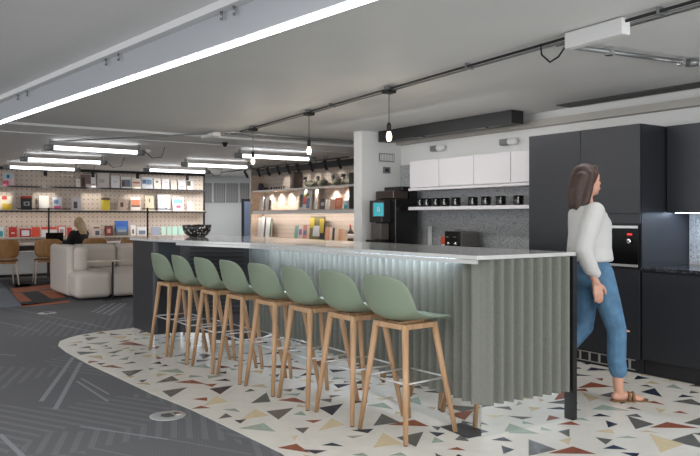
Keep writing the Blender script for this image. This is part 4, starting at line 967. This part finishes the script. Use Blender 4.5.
# hair
h = B()
ellipsoid(h, (HX-.018, 0, 1.587), (.098, .086, .098)); ellipsoid(h, (HX-.05, 0, 1.55), (.078, .088, .11))
for sy in (-1, 1):
    chain(h, [(HX+.0, sy*.066, 1.60), (HX-.02, sy*.082, 1.50), (HX-.045, sy*.088, 1.40), (HX-.06, sy*.08, 1.31)], [.034, .032, .030, .016])
    chain(h, [(HX+.045, sy*.04, 1.655), (HX+.045, sy*.062, 1.61), (HX+.02, sy*.078, 1.55)], [.018, .018, .014])
for yy in (-.06, -.03, 0, .03, .06):
    chain(h, [(HX-.06, yy, 1.58), (HX-.085, yy, 1.48), (HX-.09, yy, 1.39), (HX-.08, yy, 1.30)], [.045, .036, .028, .012])
remesh(h, 'hair', M['hairb'], wm, .008, 3)
# blouse
t = B()
loft(t, [(.985, -.035, 0, .150, .185), (1.00, -.035, 0, .158, .19), (1.08, -.04, 0, .150, .18), (1.18, -.035, 0, .145, .18), (1.26, -.04, 0, .14, .19), (1.33, -.055, 0, .12, .195), (1.375, -.065, 0, .09, .15), (1.40, -.065, 0, .07, .085)])
chain(t, [SH+Vector((0, .02, .0)), SH.lerp(EL, .5)+Vector((-.01, 0, 0)), EL, EL.lerp(WR, .55), WR+Vector((0, 0, .06))], [.072, .066, .062, .055, .037])
chain(t, [SL+Vector((0, -.02, .0)), SL.lerp(E2, .5), E2, E2.lerp(W2, .5), W2+Vector((-.03, 0, .05))], [.07, .062, .056, .05, .036])
ellipsoid(t, (.045, -.07, 1.23), (.05, .06, .08)); ellipsoid(t, (.045, .07, 1.23), (.05, .06, .08))
remesh(t, 'blouse', M['blouse'], wm, .010, 5)
f = B()
f.grid([[Vector((HX+.012+x*1.0, y, z)) for y in (-w_, 0, w_)] for x, z, w_ in ((.105, 1.30, .006), (.098, 1.345, .03), (.075, 1.385, .042))], closed_u=False, cap=False)
o = f.build('neckline', M['skin'], wm, smooth=True); md = o.modifiers.new('s', 'SOLIDIFY'); md.thickness = .008
# cuff of blouse is part of it; jeans
j = B()
loft(j, [(.86, -.01, 0, .125, .165), (.92, -.02, 0, .135, .18), (.985, -.03, 0, .118, .160), (1.01, -.03, 0, .105, .145)])
ellipsoid(j, (-.09, -.07, .90), (.08, .08, .09)); ellipsoid(j, (-.09, .07, .90), (.08, .08, .09))
chain(j, [HR, HR.lerp(KR, .5), KR, KR.lerp(AR, .5)+Vector((-.01, 0, 0)), KR.lerp(AR, .68)], [.098, .086, .068, .066, .062])
chain(j, [HL, HL.lerp(KL, .5), KL, KL.lerp(AL, .5)+Vector((-.01, 0, 0)), KL.lerp(AL, .68)], [.098, .086, .068, .064, .060])
jn = remesh(j, 'jeans', M['jeans'], wm, .009, 4)
f = B(); f.grid([ellipse_ring((-.03, 0, z), r, r*1.38, 28) for z, r in ((.985, .122), (.987, .126), (1.012, .118), (1.013, .112))], cap=False); f.build('belt', M['belt'], jn, smooth=True)
f = B(); ellipsoid(f, KR+Vector((.060, -.022, .0)), (.018, .040, .007)); f.build('knee_rip', M['skin'], jn, smooth=True, label='bare skin in the ripped jeans knee')
# sandals
for An, tilt in ((AR, 0), (AL, -.75)):
    f = B(); R = Matrix.Translation(An+Vector((.065, 0, -.083 if tilt == 0 else -.11))) @ Matrix.Rotation(-tilt, 4, 'Y')
    sole = [(-.115, -.03), (-.125, 0), (-.115, .03), (0, .036), (.08, .045), (.13, .035), (.15, 0), (.125, -.035), (.08, -.045), (0, -.034)]
    vs0 = [[R @ Vector((x, y, z)) for x, y in sole] for z in (-.004, .010)]
    f.grid(vs0); f.build('sandal_sole', M['leather'], wm)
    if tilt == 0:
        f = B()
        for x_ in (.055, .085):
            f.tube([An+Vector((.06+x_-.055, -.046, -.075)), An+Vector((.065+x_-.055, -.03, -.040)), An+Vector((.07+x_-.055, 0, -.026)), An+Vector((.065+x_-.055, .03, -.040)), An+Vector((.06+x_-.055, .046, -.075))], .011, n=8)
        f.build('sandal_strap', M['leather'], wm, smooth=True)

# seated blonde person, from behind
p = on_y(84, 240, 15.35)
sw = thing('person', (p.x-.10, 15.40, 0), PI/2+.7, 'seated blonde person in a black top at the long table, seen from behind', 'person')
b = B()
ellipsoid(b, (0, 0, 1.19), (.088, .072, .10)); ellipsoid(b, (.03, 0, 1.14), (.06, .055, .07)); ellipsoid(b, (.095, 0, 1.165), (.016, .012, .018))
capsule(b, (-.02, 0, 1.12), (-.03, 0, .99), .045, .052)
loft(b, [(.47, -.02, 0, .12, .17), (.6, -.03, 0, .10, .14), (.8, -.03, 0, .10, .15), (.95, -.03, 0, .09, .16), (1.0, -.03, 0, .05, .09)])
for sy in (-1, 1):
    S_, E_, W3 = Vector((-.02, sy*.17, .95)), Vector((.06, sy*.21, .74)), Vector((.27, sy*.12, .79))
    chain(b, [S_, E_, W3], [.045, .036, .025]); hand(b, W3, (1, 0, -.1), (0, -sy, .2), (0, 0, -1), .95)
    chain(b, [(0, sy*.09, .52), (.40, sy*.1, .53), (.40, sy*.1, .10)], [.08, .05, .035]); chain(b, [(.40, sy*.1, .08), (.52, sy*.1, .035)], [.035, .025])
remesh(b, 'body', M['skin'], sw, .01, 2)
t = B()
loft(t, [(.50, -.02, 0, .135, .185), (.6, -.03, 0, .125, .165), (.8, -.03, 0, .14, .21), (.93, -.03, 0, .13, .23), (.99, -.03, 0, .08, .14), (1.02, -.03, 0, .06, .08)])
for sy in (-1, 1): chain(t, [(-.02, sy*.19, .95), (.06, sy*.24, .75), (.24, sy*.13, .785)], [.085, .068, .045])
remesh(t, 'top', M['jacket'], sw, .014, 4)
j = B(); 
for sy in (-1, 1): chain(j, [(0, sy*.09, .53), (.40, sy*.1, .53), (.40, sy*.1, .14)], [.095, .07, .05])
remesh(j, 'trousers', M['jacket'], sw, .014, 3)
h = B(); ellipsoid(h, (-.015, 0, 1.205), (.098, .088, .098)); ellipsoid(h, (-.04, 0, 1.15), (.08, .095, .11))
for yy in (-.07, -.035, 0, .035, .07): chain(h, [(-.06, yy, 1.18), (-.10, yy, 1.08), (-.115, yy*1.05, .97), (-.12, yy*.9, .90)], [.045, .04, .036, .02])
remesh(h, 'hair', M['hairy'], sw, .01, 3)
